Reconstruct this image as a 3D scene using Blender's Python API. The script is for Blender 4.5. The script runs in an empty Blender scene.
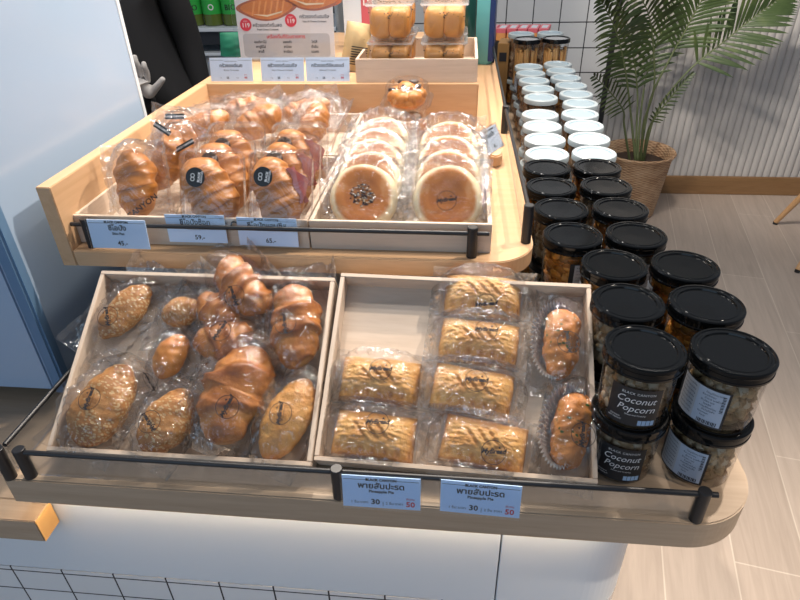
import bpy, bmesh, math, random
from mathutils import Vector, Matrix, noise

R = math.radians
PI = math.pi
scene = bpy.context.scene
COL = scene.collection
random.seed(7)

# ------------------------------------------------------------------ camera (phone held at 1.5 m, looking down)
FPX, EYE = 603.6, Vector((0, 0, 1.5))
def cam_axes(pitch, roll, yaw):
    cp, sp = math.cos(pitch), math.sin(pitch)
    f, u, r = Vector((0, cp, -sp)), Vector((0, sp, cp)), Vector((1, 0, 0))
    c, s = math.cos(roll), math.sin(roll)
    r2, u2 = c * r + s * u, -s * r + c * u
    Z = Matrix.Rotation(yaw, 3, 'Z')
    return Z @ r2, Z @ u2, Z @ f
CR, CU, CF = cam_axes(R(32.713), R(-1.483), R(6.336))
cam = bpy.data.cameras.new('camera'); cam.sensor_width = 36; cam.lens = FPX / 800 * 36; cam.clip_start = .02
cam_ob = bpy.data.objects.new('camera', cam); COL.objects.link(cam_ob)
cam_ob.matrix_world = Matrix(((CR.x, CU.x, -CF.x, 0), (CR.y, CU.y, -CF.y, 0), (CR.z, CU.z, -CF.z, EYE.z), (0, 0, 0, 1)))
scene.camera = cam_ob
def ray(x, y): return CF + CR * ((x - 400) / FPX) - CU * ((y - 300) / FPX)
def at(x, y, z): d = ray(x, y); return EYE + d * ((z - EYE.z) / d.z)
def aty(x, y, Y): d = ray(x, y); return EYE + d * (Y / d.y)

# ------------------------------------------------------------------ object helpers
def tag(o, label=None, cat=None, group=None, kind=None):
    if label: o['label'] = label
    if cat: o['category'] = cat
    if group: o['group'] = group
    if kind: o['kind'] = kind
    return o
def empty(name, loc=(0, 0, 0), rz=0, M=None, label=None, cat=None, group=None):
    o = bpy.data.objects.new(name, None); COL.objects.link(o); o.empty_display_size = .02
    if M is not None: o.matrix_world = M
    else: o.location = loc; o.rotation_euler = (0, 0, rz)
    return tag(o, label, cat, group)
def kids(o): return [c for c in bpy.data.objects if c.parent == o]
def copy_tree(o, parent=None):
    c = o.copy(); COL.objects.link(c)
    if parent: c.parent = parent
    for ch in o.children: copy_tree(ch, c)
    return c
def link(name, me, parent=None, loc=None, M=None):
    o = bpy.data.objects.new(name, me); COL.objects.link(o)
    if parent: o.parent = parent
    if M is not None: o.matrix_local = M
    elif loc is not None: o.location = loc
    return o

class MB:
    def __init__(s): s.v = []; s.f = []; s.m = []; s.a = []
    def add(s, vs, fs, mi=0, at_=None):
        n = len(s.v); s.v += [tuple(p) for p in vs]; s.f += [tuple(i + n for i in f) for f in fs]; s.m += [mi] * len(fs)
        s.a += (at_ if at_ else [0.5] * len(vs)); return s
    def box(s, x0, x1, y0, y1, z0, z1, mi=0, M=None):
        vs = [Vector(p) for p in ((x0,y0,z0),(x1,y0,z0),(x1,y1,z0),(x0,y1,z0),(x0,y0,z1),(x1,y0,z1),(x1,y1,z1),(x0,y1,z1))]
        if M is not None: vs = [M @ p for p in vs]
        return s.add(vs, [(3,2,1,0),(4,5,6,7),(0,1,5,4),(1,2,6,5),(2,3,7,6),(3,0,4,7)], mi)
    def prism(s, pts, z0, z1, mi=0):
        n = len(pts)
        vs = [(x, y, z0) for x, y in pts] + [(x, y, z1) for x, y in pts]
        fs = [tuple(range(n - 1, -1, -1)), tuple(range(n, 2 * n))] + [(i, (i + 1) % n, n + (i + 1) % n, n + i) for i in range(n)]
        return s.add(vs, fs, mi)
    def rings(s, rings, mi=0, cap0=True, cap1=True, at_=None):
        n = len(rings[0]); vs = [p for r in rings for p in r]; fs = []
        for k in range(len(rings) - 1):
            for i in range(n):
                j = (i + 1) % n; fs.append((k*n+i, k*n+j, (k+1)*n+j, (k+1)*n+i))
        if cap0: fs.append(tuple(range(n - 1, -1, -1)))
        if cap1: b = (len(rings) - 1) * n; fs.append(tuple(range(b, b + n)))
        return s.add(vs, fs, mi, at_)
    def lathe(s, prof, n=32, c=(0, 0, 0), mi=0, cap0=True, cap1=True, M=None):
        rs = []
        for r, z in prof:
            ring = [Vector((c[0] + max(r, 1e-5) * math.cos(2*PI*i/n), c[1] + max(r, 1e-5) * math.sin(2*PI*i/n), c[2] + z)) for i in range(n)]
            if M is not None: ring = [M @ p for p in ring]
            rs.append(ring)
        return s.rings(rs, mi, cap0, cap1)
    def tube(s, pts, rad, n=8, mi=0):
        pts = [Vector(p) for p in pts]; rs = []
        ref = Vector((0, 0, 1))
        for k, p in enumerate(pts):
            t = (pts[min(k + 1, len(pts) - 1)] - pts[max(k - 1, 0)]).normalized()
            if abs(t.dot(ref)) > .97: ref = Vector((1, 0, 0)) if abs(t.x) < .9 else Vector((0, 1, 0))
            a = t.cross(ref).normalized(); b = a.cross(t).normalized(); 
            r = rad[k] if isinstance(rad, (list, tuple)) else rad
            rs.append([p + a * (r * math.cos(2*PI*i/n)) + b * (r * math.sin(2*PI*i/n)) for i in range(n)])
        return s.rings(rs, mi)
    def blob(s, c, r, sub=1, mi=0, jit=0, seed=0, at_=.5, sq=1):
        bm = bmesh.new(); bmesh.ops.create_icosphere(bm, subdivisions=sub, radius=1)
        r = r if isinstance(r, (list, tuple)) else (r, r, r); vs = []
        for v in bm.verts:
            k = 1 + jit * noise.noise(Vector(v.co) * 1.7 + Vector((seed, seed * 2.3, 1)))
            q = [math.copysign(abs(t) ** sq, t) for t in v.co]
            vs.append((c[0] + q[0]*r[0]*k, c[1] + q[1]*r[1]*k, c[2] + q[2]*r[2]*k))
        bm.verts.index_update(); fs = [tuple(v.index for v in f.verts) for f in bm.faces]; bm.free()
        return s.add(vs, fs, mi, [at_] * len(vs))
    def xf(s, M): s.v = [tuple(M @ Vector(p)) for p in s.v]; return s
    def mesh(s, name, mats, smooth=False, bevel=0, seg=2, attr=False, fixn=False):
        me = bpy.data.meshes.new(name); me.from_pydata(s.v, [], s.f)
        for m in (mats if isinstance(mats, (list, tuple)) else [mats]): me.materials.append(m)
        me.polygons.foreach_set('material_index', s.m)
        if attr:
            A = me.attributes.new('bake', 'FLOAT', 'POINT'); A.data.foreach_set('value', s.a)
        if bevel or fixn:
            bm = bmesh.new(); bm.from_mesh(me)
            if fixn: bmesh.ops.recalc_face_normals(bm, faces=bm.faces)
            if bevel:
                es = [e for e in bm.edges if len(e.link_faces) == 2 and e.calc_face_angle(0) > R(40)]
                bmesh.ops.bevel(bm, geom=es, offset=bevel, segments=seg, affect='EDGES', clamp_overlap=True)
            bm.to_mesh(me); bm.free()
        if smooth is True: me.polygons.foreach_set('use_smooth', [True] * len(me.polygons))
        elif smooth: me.shade_auto(smooth) if hasattr(me, 'shade_auto') else me.set_sharp_from_angle(angle=smooth); me.polygons.foreach_set('use_smooth', [True]*len(me.polygons)) if smooth else None
        me.update(); return me
    def build(s, name, mats, parent=None, **k):
        loc = k.pop('loc', None); M = k.pop('M', None)
        return link(name, s.mesh(name, mats, **k), parent, loc, M)

_txt = {}
def text_geo(body, size, align='CENTER', shear=0, spacing=1.0, bold=0):
    key = (body, round(size, 6), align, shear, spacing, bold)
    if key not in _txt:
        cu = bpy.data.curves.new('t', 'FONT'); cu.body = body; cu.size = size; cu.align_x = align; cu.align_y = 'CENTER'
        cu.shear = shear; cu.space_character = spacing; cu.resolution_u = 2; cu.offset = bold
        ob = bpy.data.objects.new('t', cu); COL.objects.link(ob)
        dg = bpy.context.evaluated_depsgraph_get()
        me = bpy.data.meshes.new_from_object(ob.evaluated_get(dg))
        _txt[key] = ([tuple(v.co) for v in me.vertices], [tuple(p.vertices) for p in me.polygons])
        bpy.data.objects.remove(ob); bpy.data.curves.remove(cu); bpy.data.meshes.remove(me)
    return _txt[key]
def put_text(mb, body, size, x, y, z=0, rot=0, mi=0, bend=None, **k):
    vs, fs = text_geo(body, size, **k); c, s = math.cos(rot), math.sin(rot); out = []
    for v in vs:
        X, Y = x + v[0]*c - v[1]*s, y + v[0]*s + v[1]*c
        out.append(bend(X, Y) if bend else (X, Y, z))
    mb.add(out, fs, mi)

# ------------------------------------------------------------------ materials
def new_mat(name):
    m = bpy.data.materials.new(name); m.use_nodes = True
    n = m.node_tree.nodes; l = m.node_tree.links
    return m, n, l, n['Principled BSDF']
def mat(name, c, rough=.5, metal=0, spec=.5, coat=0, trans=0):
    m, n, l, b = new_mat(name)
    b.inputs['Base Color'].default_value = (*c, 1); b.inputs['Roughness'].default_value = rough
    b.inputs['Metallic'].default_value = metal; b.inputs['Specular IOR Level'].default_value = spec
    b.inputs['Coat Weight'].default_value = coat; b.inputs['Coat Roughness'].default_value = .08
    return m
def ramp(n, stops):
    r = n.new('ShaderNodeValToRGB'); e = r.color_ramp.elements
    while len(e) < len(stops): e.new(.5)
    for i, (p, c) in enumerate(stops): e[i].position = p; e[i].color = (*c, 1)
    return r
def coords(n, l, scale=(1, 1, 1), rot=(0, 0, 0), kind='Object'):
    t = n.new('ShaderNodeTexCoord'); mp = n.new('ShaderNodeMapping')
    mp.inputs['Scale'].default_value = scale; mp.inputs['Rotation'].default_value = rot
    l.new(t.outputs[kind], mp.inputs['Vector']); return mp.outputs['Vector']
def noise_n(n, l, vec, scale, detail=4, rough=.6, dist=0):
    t = n.new('ShaderNodeTexNoise'); t.inputs['Scale'].default_value = scale; t.inputs['Detail'].default_value = detail
    t.inputs['Roughness'].default_value = rough; t.inputs['Distortion'].default_value = dist
    l.new(vec, t.inputs['Vector']); return t.outputs['Fac']
def bump(n, l, h, strength, dist, b, prev=None):
    k = n.new('ShaderNodeBump'); k.inputs['Strength'].default_value = strength; k.inputs['Distance'].default_value = dist
    l.new(h, k.inputs['Height'])
    if prev: l.new(prev, k.inputs['Normal'])
    if b is not None: l.new(k.outputs['Normal'], b.inputs['Normal'])
    return k.outputs['Normal']
def math_n(n, l, op, a, b=None, c=None):
    k = n.new('ShaderNodeMath'); k.operation = op
    for i, x in enumerate((a, b, c)):
        if x is None: continue
        if isinstance(x, (int, float)): k.inputs[i].default_value = x
        else: l.new(x, k.inputs[i])
    return k.outputs[0]
def wood(name, c1, c2, c3, stretch=(2, 26, 26), rough=.5, sc=1.0):
    m, n, l, b = new_mat(name)
    v = coords(n, l, stretch)
    f = noise_n(n, l, v, 1.6 * sc, 6, .62, .6)
    v2 = coords(n, l, tuple(s * 5 for s in stretch))
    g = noise_n(n, l, v2, 2 * sc, 2, .5)
    h = math_n(n, l, 'ADD', math_n(n, l, 'MULTIPLY', f, .75), math_n(n, l, 'MULTIPLY', g, .25))
    r = ramp(n, [(.28, c1), (.5, c2), (.72, c3)]); l.new(h, r.inputs['Fac'])
    l.new(r.outputs['Color'], b.inputs['Base Color']); b.inputs['Roughness'].default_value = rough
    bump(n, l, h, .08, .002, b)
    return m

M_WOOD = wood('maple_veneer', (.53, .315, .165), (.59, .365, .20), (.64, .41, .24), rough=.42)
M_WOODY = wood('maple_veneer_depthwise', (.53, .315, .165), (.59, .365, .20), (.64, .41, .24), (26, 2, 26), rough=.42)
M_TRAY = wood('pale_tray_wood', (.51, .40, .305), (.59, .475, .375), (.65, .535, .435), (3, 30, 30), rough=.55)
M_TRAYY = wood('pale_tray_wood_depthwise', (.51, .40, .305), (.59, .475, .375), (.65, .535, .435), (30, 3, 30), rough=.55)
M_SHELF = wood('shaded_maple_shelf', (.33, .235, .155), (.39, .285, .195), (.45, .335, .235), (1.6, 24, 24), rough=.5)  # same maple as the platform, with its shade mixed into the colour
M_SKIRT = wood('brown_skirting_wood', (.20, .105, .04), (.25, .135, .055), (.30, .17, .075), (2, 20, 20), rough=.5)
M_LEG = wood('beech_leg', (.55, .30, .13), (.62, .36, .17), (.68, .42, .22), (20, 20, 3), rough=.45)
M_BLACK = mat('black_powder_coat', (.012, .012, .014), .42)
M_LIDB = mat('glossy_black_plastic', (.004, .0045, .005), .11, spec=.28)
M_LIDW = mat('frosted_white_plastic', (.37, .425, .45), .35)
M_LIDWI = mat('frosted_lid_inset', (.29, .375, .43), .3)
M_WHITE = mat('white_laminate', (.66, .71, .76), .3)
M_CAB = mat('gloss_pale_cabinet', (.35, .455, .60), .18, spec=.5)
M_CABTRIM = mat('blue_grey_trim', (.12, .22, .36), .3)
M_DARK = mat('dark_recess', (.02, .02, .022), .6)
M_CARD = mat('pale_blue_card', (.47, .66, .96), .5)
M_CARDW = mat('lit_tag_card', (.70, .79, .95), .5)  # tag card lightened in colour for the brighter light on the riser
M_CARDU = mat('light_blue_card', (.62, .76, .97), .5)
M_INK = mat('black_ink', (.015, .015, .02), .6)
M_RED = mat('red_ink', (.62, .03, .04), .6)
M_STICKB = mat('black_round_sticker', (.014, .016, .018), .4)
M_INKW = mat('white_ink', (.75, .75, .75), .6)
M_GLOVE = mat('white_knit_glove', (.62, .58, .55), .8)
M_CLOTH = mat('black_uniform_cloth', (.008, .008, .010), .85)
M_SKIN = mat('skin', (.55, .33, .23), .5)
M_HAIR = mat('black_hair', (.012, .01, .01), .5)
M_FOIL = mat('silver_foil', (.80, .84, .88), .35, metal=.65)
M_HAM = mat('pink_ham', (.62, .27, .27), .4)
M_SEEDB = mat('black_sesame', (.015, .013, .012), .5)
M_SEEDW = mat('white_sesame', (.70, .58, .40), .5)
M_TEAL = mat('teal_packaging', (.15, .48, .48), .35)
M_NAVY = mat('navy_packaging', (.012, .04, .16), .35)
M_GREEN = mat('green_label', (.03, .38, .06), .4)
M_GREEND = mat('green_cloth_pouch', (.02, .22, .12), .55)
M_BLUE = mat('blue_carton', (.02, .16, .55), .5)
M_KRAFT = mat('kraft_paper', (.50, .36, .18), .7)
M_BROWNB = mat('brown_carton', (.30, .16, .05), .6)
M_PINK = mat('pink_wrapper', (.75, .16, .20), .4)
M_ORANGE = mat('orange_wrapper', (.85, .36, .12), .5)
M_YELLOW = mat('yellow_petal', (.90, .45, .02), .6)
M_GREY = mat('grey_metal_panel', (.30, .31, .32), .4)
M_STICKBR = mat('biscuit_stick', (.85, .48, .17), .6)
M_SOIL = mat('dark_moss', (.05, .03, .02), .9)

def film(name, body=.03, rough=.14, wr=.6, sc=60, tint=(.97, .98, 1), base=.035, ior=1.42, gain=.85):
    m, n, l, b = new_mat(name); n.remove(b)
    out = n['Material Output']
    v = coords(n, l, (1, 1, 1))
    a = noise_n(n, l, v, sc, 3, .55, 1.2)
    rg = math_n(n, l, 'ABSOLUTE', math_n(n, l, 'SUBTRACT', a, .5))
    nrm = bump(n, l, rg, wr, .012, None)
    fr = n.new('ShaderNodeFresnel'); fr.inputs['IOR'].default_value = ior
    fac = math_n(n, l, 'ADD', math_n(n, l, 'MULTIPLY', fr.outputs[0], gain), base)
    fac = math_n(n, l, 'MINIMUM', fac, .45)
    g = n.new('ShaderNodeBsdfGlossy'); g.inputs['Roughness'].default_value = rough; l.new(nrm, g.inputs['Normal'])
    t = n.new('ShaderNodeBsdfTransparent'); t.inputs['Color'].default_value = (*tint, 1)
    d = n.new('ShaderNodeBsdfTranslucent'); d.inputs['Color'].default_value = (.9, .93, .97, 1)
    mx0 = n.new('ShaderNodeMixShader'); mx0.inputs[0].default_value = body
    l.new(t.outputs[0], mx0.inputs[1]); l.new(d.outputs[0], mx0.inputs[2])
    mx = n.new('ShaderNodeMixShader'); l.new(fac, mx.inputs[0]); l.new(mx0.outputs[0], mx.inputs[1]); l.new(g.outputs[0], mx.inputs[2])
    l.new(mx.outputs[0], out.inputs['Surface']); return m
M_FILM = film('crinkled_clear_film', .014, .08, .5, 30, (.99, .99, .99), .068, 1.4, .8)
M_FILMB = film('clear_bun_film', .02, .09, .5, 40, (.985, .985, .985), .07, 1.4, .7)
M_SEAL = film('milky_bag_seal', .10, .12, .4, 60, (.97, .97, .97), .09, 1.4, .8)
M_CLAM = film('clear_clamshell_plastic', .01, .07, .15, 25, (.985, .985, .985), .05, 1.45, .9)
M_JAR = film('clear_jar_plastic', .004, .05, .0, 5, (.985, .985, .985), .01, 1.4, .7)
M_ACRYL = film('clear_acrylic_sheet', .004, .03, 0, 5, (.985, .99, .99), .008, 1.35, .6)

def bread(name, pale, mid, dark, sc=60, bumpd=.0012, rough=.55, flake=0, specks=None, coat=.0):
    m, n, l, b = new_mat(name)
    v = coords(n, l)
    at_ = n.new('ShaderNodeAttribute'); at_.attribute_name = 'bake'
    f = noise_n(n, l, v, sc, 5, .6, .3)
    big = noise_n(n, l, v, sc * .3, 3, .5)
    s = math_n(n, l, 'ADD', at_.outputs['Fac'], math_n(n, l, 'MULTIPLY', math_n(n, l, 'SUBTRACT', f, .5), .55))
    s = math_n(n, l, 'ADD', s, math_n(n, l, 'MULTIPLY', math_n(n, l, 'SUBTRACT', big, .5), .5))
    r = ramp(n, [(.08, pale), (.5, mid), (.95, dark)]); l.new(s, r.inputs['Fac'])
    colr = r.outputs['Color']
    h = f
    if specks:
        vo = n.new('ShaderNodeTexVoronoi'); vo.inputs['Scale'].default_value = specks[1]; vo.inputs['Randomness'].default_value = 1
        vv = coords(n, l, (1, .55, 1), (0, 0, .6)); l.new(vv, vo.inputs['Vector'])
        k = math_n(n, l, 'LESS_THAN', vo.outputs['Distance'], specks[2])
        msk = math_n(n, l, 'MULTIPLY', k, math_n(n, l, 'GREATER_THAN', big, specks[3]))
        mx = n.new('ShaderNodeMix'); mx.data_type = 'RGBA'; l.new(msk, mx.inputs[0])
        l.new(colr, mx.inputs[6]); mx.inputs[7].default_value = (*specks[0], 1); colr = mx.outputs[2]
        h = math_n(n, l, 'ADD', f, math_n(n, l, 'MULTIPLY', msk, .8))
    l.new(colr, b.inputs['Base Color']); b.inputs['Roughness'].default_value = rough
    b.inputs['Coat Weight'].default_value = coat; b.inputs['Coat Roughness'].default_value = .25
    bump(n, l, h, .6, bumpd, b); return m
B_COCO = bread('coconut_crust', (.58, .34, .13), (.42, .185, .048), (.23, .07, .014), 95, .004, .55, specks=((.55, .37, .18), 260, .40, .42))
B_CROI = bread('croissant_crust', (.68, .36, .11), (.48, .18, .036), (.20, .05, .009), 60, .0038, .45, coat=.15)
B_PIE = bread('puff_pastry', (.82, .53, .20), (.66, .32, .085), (.36, .12, .02), 80, .006, .45, coat=.15)
B_SHIO = bread('soft_roll_crust', (.66, .32, .085), (.50, .19, .034), (.25, .07, .011), 24, .0010, .42, coat=.2)
B_BUN = bread('flat_bun_crust', (.88, .72, .45), (.60, .22, .045), (.38, .105, .018), 40, .0007, .6)
B_SAV = bread('savoury_bun_crust', (.64, .33, .11), (.52, .20, .045), (.26, .08, .016), 70, .005, .5, specks=((.05, .10, .02), 120, .22, .50))
B_POP = bread('caramel_popcorn', (.40, .34, .25), (.28, .19, .09), (.13, .06, .02), 50, .001, .45)
B_FLK = bread('cornflake_clusters', (.65, .34, .07), (.50, .20, .025), (.20, .06, .01), 60, .001, .4)
B_CRK = bread('mixed_crackers', (.60, .45, .30), (.42, .24, .13), (.22, .09, .04), 50, .001, .5)

def tile_mat(name, w, h, mortar=.0022, off=0.0):
    m, n, l, b = new_mat(name)
    v = coords(n, l, (1, 1, 1), (R(90), 0, 0))
    t = n.new('ShaderNodeTexBrick'); t.offset = off; t.inputs['Scale'].default_value = 1
    t.inputs['Brick Width'].default_value = w; t.inputs['Row Height'].default_value = h
    t.inputs['Mortar Size'].default_value = mortar; t.inputs['Mortar Smooth'].default_value = .1; t.inputs['Bias'].default_value = 0
    t.inputs['Color1'].default_value = (.70, .71, .72, 1); t.inputs['Color2'].default_value = (.74, .75, .76, 1); t.inputs['Mortar'].default_value = (.05, .05, .055, 1)
    l.new(v, t.inputs['Vector']); l.new(t.outputs['Color'], b.inputs['Base Color']); b.inputs['Roughness'].default_value = .15
    inv = math_n(n, l, 'SUBTRACT', 1, t.outputs['Fac'])
    f = noise_n(n, l, v, 9, 2); k = math_n(n, l, 'ADD', inv, math_n(n, l, 'MULTIPLY', f, .25))
    bump(n, l, k, .4, .003, b); return m
M_TILE = tile_mat('white_square_tile', .1455, .1315, .003)
M_TILEB = tile_mat('white_base_tile', .0935, .055, .0016)
def floor_mat():
    m, n, l, b = new_mat('grey_oak_plank_floor')
    v = coords(n, l, (1, 1, 1), (0, 0, R(101)))
    t = n.new('ShaderNodeTexBrick'); t.offset = .37; t.inputs['Scale'].default_value = 1
    t.inputs['Brick Width'].default_value = 1.2; t.inputs['Row Height'].default_value = .185; t.inputs['Mortar Size'].default_value = .0022
    t.inputs['Mortar Smooth'].default_value = .2; t.inputs['Bias'].default_value = 0
    t.inputs['Color1'].default_value = (.44, .36, .30, 1); t.inputs['Color2'].default_value = (.49, .405, .34, 1); t.inputs['Mortar'].default_value = (.60, .52, .44, 1)
    l.new(v, t.inputs['Vector'])
    v2 = coords(n, l, (1, 1, 1), (0, 0, R(101))); mp = n.new('ShaderNodeMapping'); mp.inputs['Scale'].default_value = (3, 45, 1); l.new(v2, mp.inputs['Vector'])
    g = noise_n(n, l, mp.outputs['Vector'], 1, 5, .6, .8)
    r = ramp(n, [(.3, (.86, .85, .84)), (.7, (1.06, 1.06, 1.06))]); l.new(g, r.inputs['Fac'])
    mx = n.new('ShaderNodeMix'); mx.data_type = 'RGBA'; mx.blend_type = 'MULTIPLY'; mx.inputs[0].default_value = 1
    l.new(t.outputs['Color'], mx.inputs[6]); l.new(r.outputs['Color'], mx.inputs[7]); l.new(mx.outputs[2], b.inputs['Base Color'])
    b.inputs['Roughness'].default_value = .42
    bump(n, l, math_n(n, l, 'ADD', g, math_n(n, l, 'MULTIPLY', t.outputs['Fac'], -.6)), .12, .002, b); return m
M_FLOOR = floor_mat()
def flute_mat():
    m, n, l, b = new_mat('warm_grey_fluted_panel')
    v = coords(n, l, (3, 3, .6)); f = noise_n(n, l, v, 2, 3)
    r = ramp(n, [(.3, (.47, .45, .43)), (.7, (.52, .50, .475))]); l.new(f, r.inputs['Fac']); l.new(r.outputs['Color'], b.inputs['Base Color'])
    b.inputs['Roughness'].default_value = .55; return m
M_FLUTE = flute_mat()
def leaf_mat():
    m, n, l, b = new_mat('palm_leaf')
    v = coords(n, l); f = noise_n(n, l, v, 6, 3)
    r = ramp(n, [(.3, (.030, .052, .014)), (.55, (.055, .088, .024)), (.8, (.14, .17, .05))]); l.new(f, r.inputs['Fac']); l.new(r.outputs['Color'], b.inputs['Base Color'])
    b.inputs['Roughness'].default_value = .4; return m
M_LEAF = leaf_mat()
M_STEM = mat('palm_stem', (.13, .16, .065), .5)
def wicker_mat():
    m, n, l, b = new_mat('woven_rattan')
    t = n.new('ShaderNodeTexCoord'); sx = n.new('ShaderNodeSeparateXYZ'); l.new(t.outputs['Object'], sx.inputs[0])
    ang = math_n(n, l, 'ARCTAN2', sx.outputs['Y'], sx.outputs['X'])
    a = math_n(n, l, 'SINE', math_n(n, l, 'MULTIPLY', ang, 24))
    z = math_n(n, l, 'SINE', math_n(n, l, 'MULTIPLY', sx.outputs['Z'], 420))
    w = math_n(n, l, 'MULTIPLY', a, z)
    f = noise_n(n, l, t.outputs['Object'], 14, 4)
    s = math_n(n, l, 'ADD', math_n(n, l, 'MULTIPLY', w, .22), f)
    r = ramp(n, [(.25, (.30, .16, .08)), (.5, (.52, .32, .18)), (.8, (.62, .42, .26))]); l.new(s, r.inputs['Fac']); l.new(r.outputs['Color'], b.inputs['Base Color'])
    b.inputs['Roughness'].default_value = .65; bump(n, l, w, .6, .004, b); return m
M_WICK = wicker_mat()

# ------------------------------------------------------------------ setting
def struct(name, o): o['kind'] = 'structure'; return o
struct('floor', MB().box(-4, 5, -2.5, 4.2, -.05, 0).build('floor', M_FLOOR))
WY = 3.67
struct('w', MB().box(-4, .80, WY, WY + .12, 0, 2.8).build('wall_tile', M_TILE, loc=(0, 0, 0)))
bpy.data.objects['wall_tile'].data.transform(Matrix.Translation((-.0745, 0, -.053))); bpy.data.objects['wall_tile'].location = (.0745, 0, .053)
fl = MB(); xs = []; prof = []
x = .815
while x < 4.6:
    for k in range(8):
        a = PI * k / 8; prof.append((x + .02 * (1 - math.cos(a)), WY - .013 * math.sin(a)))
    x += .04
prof.append((x, WY))
pts = prof + [(x, WY + .12), (.815, WY + .12)]
n_ = len(prof); vs = [(a, b, 0) for a, b in prof] + [(a, b, 2.8) for a, b in prof]
fl.add(vs, [(i, i + 1, n_ + i + 1, n_ + i) for i in range(n_ - 1)])
fl.box(.815, x, WY + .001, WY + .12, 0, 2.8)
struct('w', fl.build('wall_back', M_FLUTE))
struct('t', MB().box(.795, .822, WY - .02, WY, 0, 2.8).build('trim_1', M_DARK, bevel=.002))
struct('b', MB().box(.83, 4.5, WY - .035, WY - .012, 0, .111).build('baseboard_back', M_SKIRT, bevel=.003))

# ------------------------------------------------------------------ display counter
def rounded(x0, x1, y0, y1, r, n=14, both=False):
    p = [(x0, y1), (x0, y0)]
    for k in range(n + 1):
        a = -PI / 2 + PI / 2 * k / n; p.append((x1 - r + r * math.cos(a), y0 + r + r * math.sin(a)))
    p.append((x1, y1)); return p
ZS = .84
counter = empty('display_counter', (-.1, .56, 0), label='long lower counter with shade-darkened maple top and white panels under the pastry trays', cat='counter')
CO = Vector((.1, -.56, 0))
def cbuild(mb, name, m, **k): return mb.xf(Matrix.Translation(CO)).build(name, m, counter, **k)
cbuild(MB().prism(rounded(-.628, .405, .5215, 3.2, .098, 20), ZS - .049, ZS), 'worktop', M_SHELF, bevel=.0018)
cbuild(MB().box(-.6265, .076, .562, .60, .562, ZS - .049).box(-1.5, -.6265, .562, .60, .562, .6965), 'apron_panel', M_WHITE)
cbuild(MB().prism(rounded(.0785, .285, .562, 3.1, .085), .562, ZS - .049), 'apron_panel', M_WHITE, bevel=.0015)
cbuild(MB().prism(rounded(-.63, .2845, .5612, 3.1, .085), .0, .5605).box(-1.5, -.6301, .5612, .60, 0, .5605), 'tile_base', M_TILEB)
m_, n_n, l_n, b_n = new_mat('warm_led_glow'); b_n.inputs['Emission Color'].default_value = (1, .74, .46, 1); b_n.inputs['Emission Strength'].default_value = 22; M_LED = m_
strip = cbuild(MB().box(-.622, .22, .536, .546, ZS - .053, ZS - .0492), 'led_strip', M_LED)
side = empty('side_counter', (-1.0, .6, 0), label='lower wooden shelf with lit end grain left of the main counter', cat='counter')
MB().box(-1.6, -.616, .523, .5605, .697, .745).xf(Matrix.Translation((1.0, -.6, 0))).build('front_edge', M_SHELF, side, bevel=.0015)
MB().box(-.6158, -.6152, .5235, .560, .698, .7445).xf(Matrix.Translation((1.0, -.6, 0))).build('end_grain', mat('raw_pine_end', (.72, .42, .15), .6), side)
MB().box(-1.6, -.632, .5608, 1.75, .70, .745).xf(Matrix.Translation((1.0, -.6, 0))).build('worktop', M_SHELF, side, bevel=.001)
MB().box(-1.6, -.70, .6, 1.7, .0, .70).xf(Matrix.Translation((1.0, -.6, 0))).build('base', M_WHITE, side)

# tall pale cabinet
cab = empty('tall_cabinet', (-1.1, 1.03, .745), label='tall glossy pale blue cabinet left of the upper wooden platform', cat='cabinet')
def cabb(mb, name, m, **k): return mb.xf(Matrix.Translation((1.1, -1.03, -.745))).build(name, m, cab, **k)
cabb(MB().box(-1.55, -.705, .79, 1.30, .765, 2.05), 'body', M_CAB, bevel=.006, seg=3)
cabb(MB().box(-1.55, -.728, .776, .7895, .775, 2.04), 'door', M_CAB, bevel=.004)
cabb(MB().box(-1.5, -.72, .83, 1.28, .745, .766), 'plinth', M_DARK)
cabb(MB().box(-.7285, -.7035, .775, .8, .768, 2.05), 'corner_trim', M_CABTRIM, bevel=.004, seg=3)
cabb(MB().box(-.712, -.7035, 1.288, 1.3015, .766, 2.05), 'edge_trim', M_WHITE, bevel=.001)

# ------------------------------------------------------------------ upper platform
ZP = 1.04
plat = empty('display_platform', (-.25, 1.5, ZS), label='raised maple platform with rounded corner and tall left side board', cat='platform')
def pb(mb, name, m, **k): return mb.xf(Matrix.Translation((.25, -1.5, -ZS))).build(name, m, plat, **k)
pb(MB().prism(rounded(-.636, .122, .828, 1.497, .075), ZP - .029, ZP), 'deck', M_WOOD, bevel=.0015)
pb(MB().box(-.66, .112, 1.498, 2.62, ZP - .029, ZP), 'rear_deck', M_WOODY, bevel=.0015)
pb(MB().box(-.661, -.6365, .828, 1.5, ZP - .029, 1.151), 'side_board', M_WOODY, bevel=.0012)
pb(MB().box(-.661, .034, 1.500, 2.25, ZP, 1.151), 'riser', M_WOOD, bevel=.0012)
pb(MB().box(.0345, .0355, 1.501, 2.24, ZP, 1.150), 'riser_end', M_WOODY)
pb(MB().box(-.60, .085, .90, 2.55, ZS, ZP - .029), 'pedestal', M_WHITE, bevel=.002)

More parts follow.
